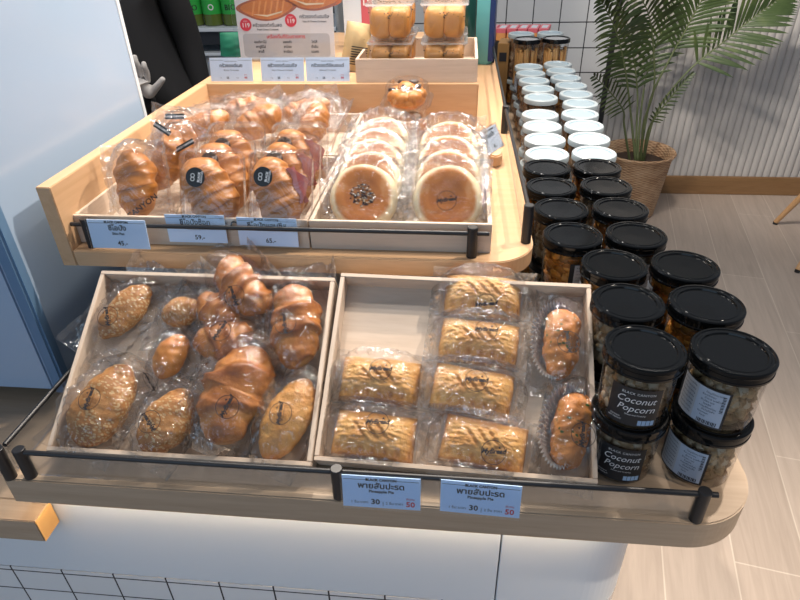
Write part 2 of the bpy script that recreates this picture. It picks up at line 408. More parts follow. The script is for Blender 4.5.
# rails: black posts carrying a thin rod over a clear acrylic guard
def post(mb_parent, name, x, y, z0, h, r=.0082):
    MB().lathe([(r, 0), (r, h - .001), (r - .001, h)], 24, (x, y, z0)).build(name, M_BLACK, mb_parent, smooth=R(40))
rail = empty('counter_rail', (-.1, .53, ZS), label='long black rail on round posts along the lower counter front edge', cat='rail')
RO = Vector((.1, -.53, 0))
for X in (-.59, -.148, .313): post(rail, 'post', X + .1, .0, 0, .054)
MB().tube([(-.59 + .1, 0, .0475), (.329 + .1, 0, .0475)], .0038, 12).build('rod', M_BLACK, rail, smooth=R(50))
MB().box(-.585 + .1, .308 + .1, -.0015, .0015, .004, .0435).build('guard_sheet', M_ACRYL, rail)
srail = empty('side_rail', (-.612, .8, ZS), label='black rail running back along the left end of the lower counter', cat='rail')
post(srail, 'post', -.006, -.274, 0, .056); post(srail, 'post', .0, .22, 0, .056)
MB().tube([(-.006, -.26, .049), (0, .22, .049)], .0038, 12).build('rod', M_BLACK, srail, smooth=R(50))
MB().box(-.004, -.001, -.262, .21, .004, .045).build('guard_sheet', M_ACRYL, srail)
urail = empty('platform_rail', (-.3, .845, ZP), label='thin black rail on posts in front of the upper wooden trays', cat='rail')
for X in (-.608, .0215): post(urail, 'post', X + .3, 0, 0, .052)
MB().tube([(-.634 + .3, -.001, .041), (.047 + .3, -.001, .041)], .0036, 12).build('rod', M_BLACK, urail, smooth=R(50))
prail = empty('platform_side_rail', (.108, .9, ZP), label='black rail along the right edge of the upper platform', cat='rail')
post(prail, 'post', .002, .0, 0, .066); post(prail, 'post', -.006, .58, 0, .066)
post(prail, 'post', -.010, 1.4, 0, .066)
MB().tube([(.002, 0, .058), (-.006, .58, .058), (-.010, 1.40, .058)], .0036, 12).build('rod', M_BLACK, prail, smooth=R(50))
MB().box(-.003, -.001, .01, .57, .003, .054).build('guard_sheet', M_ACRYL, prail)

# ------------------------------------------------------------------ trays
def tray(name, W, L, D, M, label, t=.0065, group=None):
    o = empty(name, M=M, label=label, cat='tray', group=group)
    MB().box(t, W - t, t, L - t, 0, .005).build('bottom_panel', M_TRAY, o)
    MB().box(0, W, 0, t, 0, D).build('front_wall', M_TRAY, o, bevel=.0008)
    MB().box(0, W, L - t, L, 0, D).build('back_wall', M_TRAY, o, bevel=.0008)
    MB().box(0, t, t, L - t, 0, D).build('side_wall', M_TRAYY, o, bevel=.0008)
    MB().box(W - t, W, t, L - t, 0, D).build('side_wall', M_TRAYY, o, bevel=.0008)
    return o
def tilt_M(p, tilt, yaw=0):
    return Matrix.Translation(p) @ Matrix.Rotation(yaw, 4, 'Z') @ Matrix.Rotation(tilt, 4, 'X')
TW, TL, TD = .379, .285, .038
def rim_to_base(p, tilt, D): return Vector(p) - Vector((0, -math.sin(tilt), math.cos(tilt))) * D
TA = tilt_M(rim_to_base((-.5665, .5465, .8755), R(32.5), TD), R(32.5))
TB = tilt_M(rim_to_base((-.1855, .5575, .8755), R(33.5), TD), R(33.5), R(-1.7))
tray('display_tray', TW, TL, TD, TA, 'tilted pale wooden tray full of bagged croissants on the lower counter')
tray('display_tray', TW - .003, TL, TD, TB, 'tilted pale wooden tray with bagged square pies and an empty corner')
for Mx, w, nm in ((TA, TW, 'croissant'), (TB, TW - .003, 'pie')):
    a = R(32.5) if nm == 'croissant' else R(33.5)
    p = Mx.translation; q = Mx @ Vector((0, TL - .004, -.001)); q2 = Mx @ Vector((w, TL - .004, -.001))
    rs = empty('tray_stand', (p.x, p.y, ZS), label='sloping wooden stand hidden under the tilted %s tray' % nm, cat='stand')
    if nm == 'pie': rs.rotation_euler.z = R(-1.7)
    l_ = TL * math.cos(a) - .02; hh = (TL - .02) * math.sin(a)
    b0 = p.z - ZS
    MB().add([(.02, .02, 0), (w - .02, .02, 0), (w - .02, l_, 0), (.02, l_, 0), (.02, .02, b0 + .02 * math.tan(a) - .0008), (w - .02, .02, b0 + .02 * math.tan(a) - .0008), (w - .02, l_, b0 + l_ * math.tan(a) - .0008), (.02, l_, b0 + l_ * math.tan(a) - .0008)],
             [(3,2,1,0),(4,5,6,7),(0,1,5,4),(1,2,6,5),(2,3,7,6),(3,0,4,7)]).build('body', M_TRAY, rs)
UD = .050
UL = Matrix.Translation((-.638, .858, ZP)); UR = Matrix.Translation((-.2385, .858, ZP))
tray('display_tray', .397, .300, UD, UL, 'wooden tray of boxed ham rolls at the front left of the upper platform')
tray('display_tray', .290, .385, UD, UR, 'wooden tray of flat round buns at the front right of the upper platform')
tray('display_tray', .397, .300, UD, Matrix.Translation((-.638, 1.165, ZP)), 'wooden tray of crinkly bagged rolls behind the boxed ham rolls')

# ------------------------------------------------------------------ bread shapes
def ridge(x): x = x % 1; return x / .8 if x < .8 else (1 - x) / .2
def croissant(name, m, L, Rm, bend=.0, nseg=5, seed=0, skew=.35, flat=.8, power=2.2, amp=.13, bk=.38):
    mb = MB(); NR, NV = 90, 40; rs = []; att = []
    for i in range(NR + 1):
        t = -1 + 2 * i / NR
        base = Rm * max(0, 1 - abs(t) ** power) ** .62 + .0006
        ring = []
        for j in range(NV):
            v = 2 * PI * j / NV; 
            ph = abs(t) * nseg / 2 * 1.0 + .25 + .28 * noise.noise(Vector((math.cos(v) * 1.4, math.sin(v) * 1.4, seed + t * 2))) + skew * math.cos(v) * (1 if t > 0 else -1) * .5
            g = ridge(ph)
            r = base * (1 - amp + amp * 1.1 * g) * (1 + .16 * noise.noise(Vector((t * 3.2, math.cos(v), seed + math.sin(v)))))
            y, z = r * math.cos(v), r * math.sin(v) * flat
            x = t * L / 2; 
            p = Vector((x, y, z)); nn = noise.noise(p * 38 + Vector((seed, 0, 0))) * .0042 + noise.noise(p * 130 + Vector((0, seed, 0))) * .0014
            y *= 1 + nn / max(base, .004); z *= 1 + nn / max(base, .004)
            if z < 0: z *= .62
            yb = y + bend * t * t
            ring.append((x, yb, z + base * 0 + Rm * flat * .60)); att.append(.46 - bk * .42 + bk * g + .15 * math.sin(v) + (.22 if .80 < (ph % 1) < .90 and bk < .2 else 0))
        rs.append(ring)
    mb.rings(rs, at_=att); return mb.mesh(name, m, smooth=True, attr=True)
def loaf(name, m, L, W, H, seed=0, taper=.0, lump=.0035, pw=2.0, side=0):
    mb = MB(); NR, NV = 60, 40; rs = []; att = []
    for i in range(NR + 1):
        t = -1 + 2 * i / NR; s = max(0, 1 - abs(t) ** pw) ** .58 + .004; ring = []
        s *= 1 + taper * t
        for j in range(NV):
            v = 2 * PI * j / NV
            y, z = W / 2 * s * math.cos(v), H * .62 * s * math.sin(v)
            if z < 0: z *= .6
            p = Vector((t * L / 2, y, z)); d = Vector((.2 * t, math.cos(v), math.sin(v))) * (noise.noise(p * 38 + Vector((seed * 3.1, seed, 0))) * lump + noise.noise(p * 120 + Vector((seed, 5, 0))) * lump * .4) * min(1, s * 2)
            p += d; p.y += side * math.sin(t * PI / 2) * .01
            ring.append((p.x, p.y, max(p.z, -H * .37) + H * .372)); att.append(.5 + .22 * math.sin(v) * 0 + .25 * abs(t) ** 3 + .0)
        rs.append(ring)
    mb.rings(rs, at_=att); return mb.mesh(name, m, smooth=True, attr=True)
def pie(name, w, d, h, seed):
    mb = MB(); NU, NV = 72, 46; vs = []; att = []; rnd = random.Random(seed)
    slits = [(-.30, .05), (-.05, .12), (.18, .18)]
    for j in range(NV + 1):
        for i in range(NU + 1):
            u, v = -1 + 2 * i / NU, -1 + 2 * j / NV
            cu = max(0, 1 - abs(u) ** 5) ** .55; cv = max(0, 1 - abs(v) ** 3) ** .6
            z = h * cu * cv * (.80 + .20 * math.cos(u * 1.3) * math.cos(v * 1.2))
            x = u * w / 2 * (1 + .03 * noise.noise(Vector((v * 2, seed, 3)))); y = v * d / 2 * (1 + .05 * noise.noise(Vector((u * 2, seed, 9))))
            b = .42 + .15 * noise.noise(Vector((u * 2, v * 2, seed)))
            z += (noise.noise(Vector((u * 5, v * 9, seed * 2.0))) * .0019 + noise.noise(Vector((u * 13, v * 17, seed))) * .0010 + abs(noise.noise(Vector((u * 5 + v * 4, v * 9, seed + 2)))) * .0013) * cu * cv
            # crimps pressed along the front edge
            if -.82 < v < -.50 and abs(u) < .92:
                c = max(0, math.sin(u * 22)) * math.sin((v + .82) / .32 * PI); z -= .0035 * c; b += .25 * c
            for (su, sv) in slits:
                du, dv = (u - su) + .55 * (v - sv), (v - sv)
                k = max(0, 1 - abs(du) / .055) * max(0, 1 - (dv / .42) ** 2)
                z -= .003 * k; b += .20 * k
                k2 = max(0, 1 - abs(du - .1) / .06) * max(0, 1 - (dv / .42) ** 2); z += .0022 * k2
            b += .35 * max(0, abs(u) - .86) / .14 * .7
            if v < -.85: b += .25
            vs.append((x, y, max(z, 0))); att.append(b)
    n1 = NU + 1; fs = [(j*n1+i, j*n1+i+1, (j+1)*n1+i+1, (j+1)*n1+i) for j in range(NV) for i in range(NU)]
    border = [i for i in range(n1)] + [j*n1+NU for j in range(1, NV+1)] + [NV*n1+i for i in range(NU-1, -1, -1)] + [j*n1 for j in range(NV-1, 0, -1)]
    fs.append(tuple(reversed(border)))
    mb.add(vs, fs, 0, att); return mb.mesh(name, B_PIE, smooth=True, attr=True)
def bun(name, r, h, seed, dimple=.2):
    mb = MB(); rs = []; att = []; NV = 56
    prof = [(.0, 0), (.6, 0), (.82, .04), (.95, .22), (1.0, .48), (.965, .74), (.88, .92), (.78, .99), (.62, 1.0), (.42, .97), (.2, .93), (.0, .92)]
    P = []
    for k in range(len(prof) - 1):
        for q in range(3): P.append(tuple(prof[k][a] * (1 - q/3) + prof[k+1][a] * q/3 for a in (0, 1)))
    P.append(prof[-1])
    for i, (a, b) in enumerate(P):
        ring = []
        for j in range(NV):
            v = 2*PI*j/NV
            k = 1 + .035 * noise.noise(Vector((math.cos(v) * 1.2, math.sin(v) * 1.2, seed)))
            rr = max(a, .0005) * r * k
            zz = b * h + noise.noise(Vector((rr * math.cos(v) * 30, rr * math.sin(v) * 30, seed))) * .0015 * (1 if b > .5 else 0)
            ring.append((rr * math.cos(v), rr * math.sin(v), zz))
            edge = .90 + .05 * noise.noise(Vector((math.cos(v) * 1.5, math.sin(v) * 1.5, seed + 4)))
            att.append((.60 if b > .9 else 0) * max(0, min(1, (edge - a) / .13)) - .05 + (.12 if a < .5 and b > .5 else 0))
        rs.append(ring)
    mb.rings(rs, at_=att); return mb.mesh(name, B_BUN, smooth=True, attr=True)

# ------------------------------------------------------------------ clear bags
def bag_mesh(name, W, L, H, bw, bl, seed, m=None, off=(0, 0), lift=.0, wr=1.0, fine=True):
    NX, NY = (104, 112) if fine else (50, 54); vs = []
    rf = random.Random(int(seed * 10)); folds = []
    for k in range(26):
        a = rf.random() * 2 * PI; q = rf.uniform(.55, 1.15)
        c = (q * bw / 2 * math.cos(a), q * bl / 2 * math.sin(a)); th = a + rf.uniform(-.7, .7) + (PI / 2 if rf.random() < .25 else 0)
        folds.append((c[0], c[1], math.cos(th), math.sin(th), rf.uniform(.007, .024), rf.uniform(.0012, .0032), rf.uniform(.0014, .0024), rf.uniform(-12, 12)))
    def top(x, y):
        d = math.sqrt(((x - off[0]) / (bw / 2)) ** 2 + ((y - off[1]) / (bl / 2)) ** 2)
        z = 0 if d >= 1.34 else (H + .003) * (1 - (d / 1.34) ** 3.6) ** .65
        return z
    def zz(x, y):
        z = top(x, y); d = math.sqrt((x / (bw / 2)) ** 2 + (y / (bl / 2)) ** 2)
        a = max(0, min(1, (d - .55) / .5))
        an = math.atan2(y, x + 1e-6)
        rad = abs(noise.noise(Vector((math.cos(an) * 4.5, math.sin(an) * 4.5, seed + d * .5))))
        cr = abs(noise.noise(Vector((x * 55, y * 55, seed)))) + .5 * abs(noise.noise(Vector((x * 110, y * 110, seed + 3))))
        z += wr * (a * (.011 * rad + .0075 * cr) + .0012 * cr)
        ed = max(0, abs(y) / (L / 2) - .72) / .28; ex = max(0, abs(x) / (W / 2) - .75) / .25
        z += (ed * ed * (.006 + lift) + ex * ex * .003) * (1 + .8 * noise.noise(Vector((x * 25, y * 25, seed + 8))))
        for (cx, cy, dx, dy, hl, fh, fw, cv) in folds:
            px_, py_ = x - cx, y - cy; al = px_ * dx + py_ * dy
            if abs(al) < hl:
                pe = abs(-px_ * dy + py_ * dx + cv * al * al)
                if pe < fw: z += wr * fh * (1 - pe / fw) * (1 - (al / hl) ** 2)
        return z + .0012
    for j in range(NY + 1):
        for i in range(NX + 1):
            u, v = -1 + 2*i/NX, -1 + 2*j/NY
            x, y = u * W / 2, v * L / 2
            x *= 1 + .02 * noise.noise(Vector((v * 3, seed, 1))); y *= 1 + .012 * noise.noise(Vector((u * 4, seed, 2)))
            vs.append((x, y, zz(x, y)))
    n1 = NX + 1; fs = [(j*n1+i, j*n1+i+1, (j+1)*n1+i+1, (j+1)*n1+i) for j in range(NY) for i in range(NX)]
    mb = MB().add(vs, fs)
    for q, f in enumerate(fs):
        j, i = divmod(q, NX)
        if j < .05 * NY or j >= .95 * NY or i < 1 or i >= NX - 1: mb.m[q] = 1
    # under sheet joined along the seals
    mb.add([(x, y, .0006 if max(abs(x)/(W/2), abs(y)/(L/2)) < .8 else z - .0005) for x, y, z in vs], [tuple(reversed(f)) for f in fs])
    return mb.mesh(name, [m or M_FILM, M_SEAL], smooth=True), top
_stick = {}
def sticker_mesh():
    if 'logo' not in _stick:
        mb = MB(); R1, R0 = .0160, .0152; n = 48
        mb.add([(R1*math.cos(2*PI*i/n), R1*math.sin(2*PI*i/n), 0) for i in range(n)] + [(R0*math.cos(2*PI*i/n), R0*math.sin(2*PI*i/n), 0) for i in range(n)],
               [(i, (i+1) % n, n + (i+1) % n, n + i) for i in range(n)], 0)
        put_text(mb, 'MyBread', .0088, -.0002, .0012, rot=R(6), shear=.35, bold=.0004)
        put_text(mb, 'by BLACK CANYON', .0022, .0005, -.0042, rot=R(4))
        mb.add([(.0055, .0062, 0), (.0095, .0052, 0), (.0075, .0088, 0)], [(0, 1, 2)], 0)
        _stick['logo'] = mb.mesh('sticker', M_INK)
    return _stick['logo']
def dot_sticker_mesh():
    if 'dot' not in _stick:
        mb = MB(); mb.lathe([(.0155, 0), (.0155, .0004)], 36)
        put_text(mb, 'BLACK', .0052, .006, .0, .0006, rot=R(80), mi=1, bold=.0002); put_text(mb, 'CANYON', .0044, .0105, .0, .0006, rot=R(80), mi=1, bold=.0001)
        for k in range(2):
            n = 20; c = (-.0045 + .0005 * k, -.0028 + .0056 * k)
            mb.add([(c[0] + a * math.cos(2*PI*i/n), c[1] + a * math.sin(2*PI*i/n), .0006) for a in (.0034, .0024) for i in range(n)], [(i, (i+1) % n, n + (i+1) % n, n + i) for i in range(n)], 1)
        _stick['dot'] = mb.mesh('sticker', [M_STICKB, M_INKW])
    return _stick['dot']
def put_sticker(root, topf, sx, sy, rot, extra=.003, me=None):
    e = .004; z = topf(sx, sy)
    n = Vector(((topf(sx - e, sy) - topf(sx + e, sy)) / (2*e), (topf(sx, sy - e) - topf(sx, sy + e)) / (2*e), 1)).normalized()
    q = Vector((0, 0, 1)).rotation_difference(n).to_matrix().to_4x4()
    return link('sticker', me or sticker_mesh(), root, M=Matrix.Translation(Vector((sx, sy, z)) + n * extra) @ q @ Matrix.Rotation(rot, 4, 'Z'))

def on_tray(T, x, y, h):
    Ti = T.inverted(); o = Ti @ EYE; d = (Ti.to_3x3() @ ray(x, y)); k = (h - o.z) / d.z
    return o + d * k
TF = .0052
def bagged(T, cat, name, px, py, ang, me, bag, stick, label, group, h=.02, z=TF, part='bread', tiltx=0, extra=None, srot=None):
    """me lies along local x; ang is its direction on the tray in degrees"""
    p = on_tray(T, px, py, z + h); p.z = z
    M = T @ Matrix.Translation(p) @ Matrix.Rotation(R(ang), 4, 'Z') @ Matrix.Rotation(tiltx, 4, 'Y')
    root = empty(name, M=M, label=label, cat=cat, group=group)
    link(part, me, root, (0, 0, .0012))
    bm, topf = bag
    link('bag', bm, root)
    if stick:
        q = M.inverted() @ (T @ on_tray(T, stick[0], stick[1], z + topf(0, 0) * .9))
        put_sticker(root, topf, q.x, q.y, R(stick[2]) - R(ang), .0035)
    if extra: extra(root)
    return root
GP, GC = 'bagged pies on the lower tray', 'bagged loaves and croissants on the lower tray'
# bread length runs along local x, so the bag is made with its length on x as well
def bag_for(L, W, H, seed, padL=.045, padW=.03, **k): return bag_mesh('bag', L + padL, W + padW, H, L, W, seed, **k)

items = [
 # name, px, py, angle, mesh, dims(L,W,H), sticker(x,y,rot), label
 ('coconut_loaf', 125, 311, 60, loaf('bread', B_COCO, .108, .058, .036, 1), (.108, .058, .036), (110, 318, 105), 'bagged crumb-crusted oval loaf in the back left corner of the croissant tray'),
 ('crumb_bun', 181, 312, 20, loaf('bread', B_COCO, .062, .05, .034, 2), (.062, .05, .034), None, 'small bagged crumb bun half hidden behind crinkled film at the tray back'),
 ('croissant', 215, 311, -35, croissant('bread', B_CROI, .084, .026, .008, 3.4, 3, .5, .8, 2.5, .14), (.086, .052, .042), None, 'small bagged croissant with its tip up between the two larger back croissants'),
 ('croissant', 240, 287, -45, croissant('bread', B_CROI, .126, .035, .010, 4.2, 4, .6, .8, 2.6, .15), (.122, .07, .05), (236, 297, 110), 'bagged croissant leaning over the back rim of the left tray'),
 ('croissant', 296, 324, 100, croissant('bread', B_CROI, .140, .040, .004, 3.6, 5, .5, .8, 2.8, .17), (.138, .076, .055), (287, 326, 100), 'glossy bagged croissant standing upright in the back right tray corner'),
 ('croissant', 222, 340, 15, croissant('bread', B_CROI, .094, .029, .006, 3.6, 6, .5, .8, 2.5, .14), (.092, .058, .044), (222, 333, 60), 'bagged croissant under cloudy film in the middle of the left tray'),
 ('sweet_roll', 171, 356, 75, loaf('bread', B_SHIO, .075, .046, .036, 7), (.078, .05, .037), (148, 378, 95), 'shiny smooth roll tip peeking out behind the front crumb loaf'),
 ('coconut_loaf', 103, 404, 72, loaf('bread', B_COCO, .130, .084, .048, 8, -.12, .005), (.130, .084, .05), (92.6, 400.6, 80), 'largest bagged coconut loaf in the front left corner of the tray'),
 ('coconut_loaf', 167, 421, 68, loaf('bread', B_COCO, .105, .070, .042, 9, -.1, .004), (.105, .07, .044), (152, 423, 130), 'bagged coconut loaf second from the left in the front row'),
 ('croissant', 233, 392, 74, croissant('bread', B_CROI, .152, .049, -.006, 3.0, 10, .75, .72, 2.6, .17), (.150, .09, .062), (229, 408, 65), 'large bagged croissant in the middle of the front row'),
 ('oval_pastry', 287, 418, 70, loaf('bread', B_PIE, .128, .066, .044, 11, 0, .003), (.128, .066, .046), (282, 415, 85), 'pale golden oval pastry in a bag at the front right of the left tray'),
]
for k, (nm, px, py, ang, me, (L, W, H), st, lab) in enumerate(items):
    bagged(TA, 'bread', nm, px, py, ang, me, bag_for(L, W, H, 20 + k * 3.7, .078 if k < 7 else .034, .052 if k < 7 else .036, lift=.010 if k < 7 else .016), st, lab, GC, H * .45)
# pineapple pies
PW, PD, PH = .116, .068, .036
pies = [(379, 379, -2, (381, 371, -4), 'bagged golden pie upper one of the left pair in the right tray'),
        (373, 435, -3, (378, 424, -3), 'bagged golden pie at the front left of the right tray'),
        (483, 294, -2, (486, 305, 2), 'bagged golden pie at the very back of the four-pie row'),
        (479, 340, -4, (486, 332, -5), 'bagged golden pie second from the back of the four-pie row'),
        (472, 389, -7, (476, 382, -6), 'bagged golden pie third from the back of the four-pie row'),
        (484, 443, -8, (493, 453, -4), 'bagged golden pie at the front of the four-pie row')]
for k, (px, py, ang, st, lab) in enumerate(pies):
    me = pie('pastry', PW, PD, PH, 3 + k * 2.3)
    bagged(TB, 'pie', 'pineapple_pie', px, py, ang, me, bag_for(PW * 1.02, PD * 1.10, PH + .004, 60 + k * 5.1, .040, .008, lift=.002), st, lab, GP, PH * .5, part='pastry')
def foil_cup(root, L, W, seed):
    mb = MB(); n = 96; rs = []; sx_, sy_ = 0, .010
    for k, (s, z) in enumerate(((.78, .0015), (.88, .012), (.97, .026), (1.02, .034))):
        rs.append([((L/2*s) * (1 + (.035 if i % 2 else -.035) * (k + .3) * .5) * math.cos(2*PI*i/n), (W/2*s) * (1 + (.05 if i % 2 else -.05) * (k + .3) * .5) * math.sin(2*PI*i/n), z) for i in range(n)])
    mb.rings(rs, 0, True, False); mb.v = [(x, y + .012 * (z / .034), z * (1.0 if y < 0 else 1.15)) for x, y, z in mb.v]; mb.build('foil_cup', M_FOIL, root)
savs = [(561, 344, 84, (568, 344, 95), 'green-flecked savoury bun in a foil cup at the tray back right'),
        (571, 430, 78, (582, 436, 80), 'savoury bun with fanned silver foil at the front right tray corner')]
for k, (px, py, ang, st, lab) in enumerate(savs):
    me = loaf('bread', B_SAV, .110, .050, .044, 30 + k, .12, .0065, 2.6)
    bagged(TB, 'bread', 'savoury_bun', px, py, ang, me, bag_for(.118, .066, .047, 90 + k * 4, .045, .022, lift=.004), st, lab, None, .02, extra=lambda r: foil_cup(r, .112, .062, 1))

# ------------------------------------------------------------------ upper left tray: ham rolls in clamshells, bagged rolls
def rr(w, h, r, z, n=6):
    p = []
    for cx, cy, a0 in ((w/2 - r, h/2 - r, 0), (-w/2 + r, h/2 - r, 90), (-w/2 + r, -h/2 + r, 180), (w/2 - r, -h/2 + r, 270)):
        for k in range(n + 1): a = R(a0 + 90 * k / n); p.append((cx + r * math.cos(a), cy + r * math.sin(a), z))
    return p
def clam_mesh(w, h, d, name='clamshell'):
    mb = MB(); m = d * .45
    mb.rings([rr(w - .022, h - .022, .012, 0), rr(w - .014, h - .014, .014, .003), rr(w - .008, h - .008, .015, m - .001), rr(w, h, .017, m), rr(w, h, .017, m + .0015), rr(w - .008, h - .008, .015, m + .003), rr(w - .014, h - .014, .014, d - .004), rr(w - .022, h - .022, .012, d)])
    return mb.mesh(name, M_CLAM, smooth=R(35))
def lean_M(x, y, z, lean, rz=0):
    """local y runs up the leaning face, local z is the face normal pointing at the shopper"""
    return Matrix.Translation((x, y, z)) @ Matrix.Rotation(rz, 4, 'Z') @ Matrix.Rotation(R(90) - lean, 4, 'X')
CW, CH, CD = .106, .140, .058
clam = clam_mesh(CW, CH, CD)
roll_a = croissant('roll', B_SHIO, .126, .040, .006, 6, 41, .5, .85, 3.0, .035, .10)
roll_b = croissant('roll', B_SHIO, .126, .037, .004, 7, 43, .5, .85, 3.0, .035, .10)
ham = MB()
for k in range(3):
    NS = 12; vs = []
    for i in range(NS + 1):
        t = i / NS; wv = .004 * math.sin(t * 9 + k * 2)
        vs += [(-.030 + .06 * t, .012 + .003 * k + wv, .034 - .006 * k), (-.030 + .06 * t, .030 + .004 * k + wv - .02 * abs(t - .5), .040 - .007 * k)]
    ham.add(vs, [(2*i, 2*i+1, 2*i+3, 2*i+2) for i in range(NS)])
ham_me = ham.mesh('ham_slice', M_HAM, smooth=True)
def ham_box(x, y, rz, me, ang, label, z=1.0462, lean=R(26), hamon=True, dot=(-.022, .012)):
    M = lean_M(x, y, z, lean, rz) @ Matrix.Translation((0, CH / 2, 0))
    o = empty('boxed_roll', M=M, label=label, cat='boxed bread', group='boxed ham rolls on the upper tray')
    link('roll', me, o, M=Matrix.Translation((-.006, -.002, .004)) @ Matrix.Rotation(R(ang), 4, 'Z'))
    if hamon:
        link('ham_slice', ham_me, o, M=Matrix.Translation((.008, .004, .0)) @ Matrix.Rotation(R(ang - 180), 4, 'Z'))
    link('clamshell', clam, o)
    link('sticker', dot_sticker_mesh(), o, M=Matrix.Translation((dot[0], dot[1], CD + .0006)))
    return o
rows = ['front', 'second', 'third']
for r_ in range(3):
    y = .890 + r_ * .074
    ham_box(-.402 - .010 * r_ * .4, y, R(2), roll_a, 118, 'clear boxed roll in the %s row of the left column of boxes' % rows[r_], hamon=False, dot=(-.018, .020))
    ham_box(-.289 - .006 * r_ * .4, y, R(-2), roll_b, 112, 'clear boxed roll with pink ham in the %s row next to the buns' % rows[r_], dot=(-.020, .022))
def strip_mesh(word, w=.036, h=.010):
    mb = MB().box(-w/2, w/2, -h/2, h/2, 0, .0005); put_text(mb, word, h * .5, 0, 0, .0008, mi=1, bold=.0001)
    return mb.mesh('strip_label', [M_STICKB, M_INKW])
strip1 = strip_mesh('BLACK CANYON'); 
def print_mesh(word, size):
    mb = MB(); put_text(mb, word, size, 0, 0, 0, bold=.0002); return mb.mesh('bag_print', M_INK)
def leaning_roll(name, x, y, z, lean, rz, me, L, W, H, seed, label, ang=92, parts=(), W2=.05, L2=.05, film_m=None, group='bagged rolls on the upper tray'):
    M = lean_M(x, y, z, lean, rz) @ Matrix.Translation((0, (L + L2) / 2, 0)) @ Matrix.Rotation(R(ang), 4, 'Z')
    o = empty(name, M=M, label=label, cat='bread', group=group)
    link('roll', me, o, (0, 0, .0012))
    bm, tf = bag_for(L, W, H, seed, L2, W2, lift=.004, m=film_m, fine=False); link('bag', bm, o)
    for pm, px_, py_, rot_ in parts:
        link(pm.name.split('.')[0], pm, o, M=Matrix.Translation((px_, py_, max(tf(px_, py_), H * .55) + .006)) @ Matrix.Rotation(R(rot_), 4, 'Z'))
    return o
shio1 = croissant('roll', B_SHIO, .118, .034, .004, 6, 51, .5, .85, 3.4, .03, .10)
shio2 = croissant('roll', B_SHIO, .118, .030, .008, 6, 53, .5, .85, 2.6, .045, .10)
leaning_roll('bagged_roll', -.548, .905, 1.0462, R(30), R(4), shio1, .118, .068, .058, 5, 'big bagged plain roll in the front left corner of the upper tray', 96, [(print_mesh('CANYON', .014), -.045, -.020, -60)], .045, .03)
leaning_roll('bagged_roll', -.535, .985, 1.0462, R(32), R(-6), shio2, .118, .062, .052, 9, 'bagged roll under diagonal black strip labels behind the front corner roll', 70, [(strip1, .050, .012, -98), (strip1, .04, -.03, -40)], .05, .05)
leaning_roll('bagged_roll', -.540, 1.055, 1.0462, R(32), R(3), shio1, .118, .066, .055, 13, 'bagged roll with a black name strip, third behind the front corner roll', 84, [(strip1, .052, -.004, -84)], .05, .05)
for k, (x, y, s_, lab) in enumerate(((-.555, 1.21, 0, 'leftmost crinkly bagged roll in the rear upper tray by the side board'), (-.445, 1.23, 1, 'crinkly bagged roll in the middle of the rear upper tray'), (-.325, 1.22, 2, 'rightmost crinkly bagged roll in the rear upper tray'))):
    leaning_roll('bagged_roll', x, y, 1.0462, R(48), R(5 - 6 * k), (shio2, shio1, shio2)[k], .118, .066, .055, 17 + 4 * k, lab, (20, 35, 75)[k], (), .055, .055, group='bagged rolls in the rear upper tray')
for k, (x, y, lab) in enumerate(((-.50, 1.33, 'half hidden bagged roll at the back of the rear upper tray on the left'), (-.36, 1.34, 'half hidden bagged roll at the back of the rear upper tray on the right'))):
    leaning_roll('bagged_roll', x, y, 1.0462, R(50), R(3), (shio1, shio2)[k], .118, .066, .055, 31 + 4 * k, lab, (10, 15)[k], (), .05, .05, group='bagged rolls in the rear upper tray')

# ------------------------------------------------------------------ flat buns
BR, BH = .057, .033
buns = [bun('bun', BR, BH, s) for s in (1.5, 4.2, 8.8)]
sd = MB(); rnd = random.Random(4)
for k in range(130):
    a, q = rnd.random() * 2 * PI, .021 * math.sqrt(rnd.random()); x, y = q * math.cos(a), q * math.sin(a) * .9
    sd.blob((x, y, BH * .945 + .001), (.0019, .0012, .0008), 1, 0 if k % 3 else 1)
seeds = sd.mesh('sesame', [M_SEEDB, M_SEEDW], smooth=True)
def flat_bun(x, y, z, lean, rz, me, seed, label, sesame=False, logo=False):
    M = lean_M(x, y, z, lean, rz) @ Matrix.Translation((0, BR, 0))
    o = empty('flat_bun', M=M, label=label, cat='bun', group='flat round buns on the upper tray')
    link('bun', me, o, (0, 0, .001))
    if sesame: s = link('sesame', seeds, o, (0, 0, .001)); s['kind'] = 'stuff'
    bm, tf = bag_mesh('bag', .142, .138, BH, .128, .122, seed, M_FILMB, lift=.003); link('bag', bm, o)
    if logo: put_sticker(o, tf, .0, -.006, R(4), .0035)
    return o
od = ['front', 'second', 'third', 'fourth', 'fifth']
for k in range(5):
    flat_bun(-.158 - .001 * k, .902 + .057 * k, 1.0470 + .004 * k, R(38 + (0 if k == 0 else 8)), R(2 - k * 2), buns[k % 3], 120 + 3 * k, '%s flat bun of the left row, the row with sesame tops' % od[k] if k else 'flat brown-topped bun with black sesame at the front of the left row', sesame=True)
for k in range(4):
    flat_bun(-.021 - .001 * k, .900 + .064 * k, 1.0470 + .006 * k, R(36 + (0 if k == 0 else 8)), R(-2 + k), buns[(k + 1) % 3], 150 + 3 * k, '%s flat bun of the right row, behind the bun with a round logo' % od[k] if k else 'flat bun with a round logo sticker at the front of the right row', logo=(k == 0))

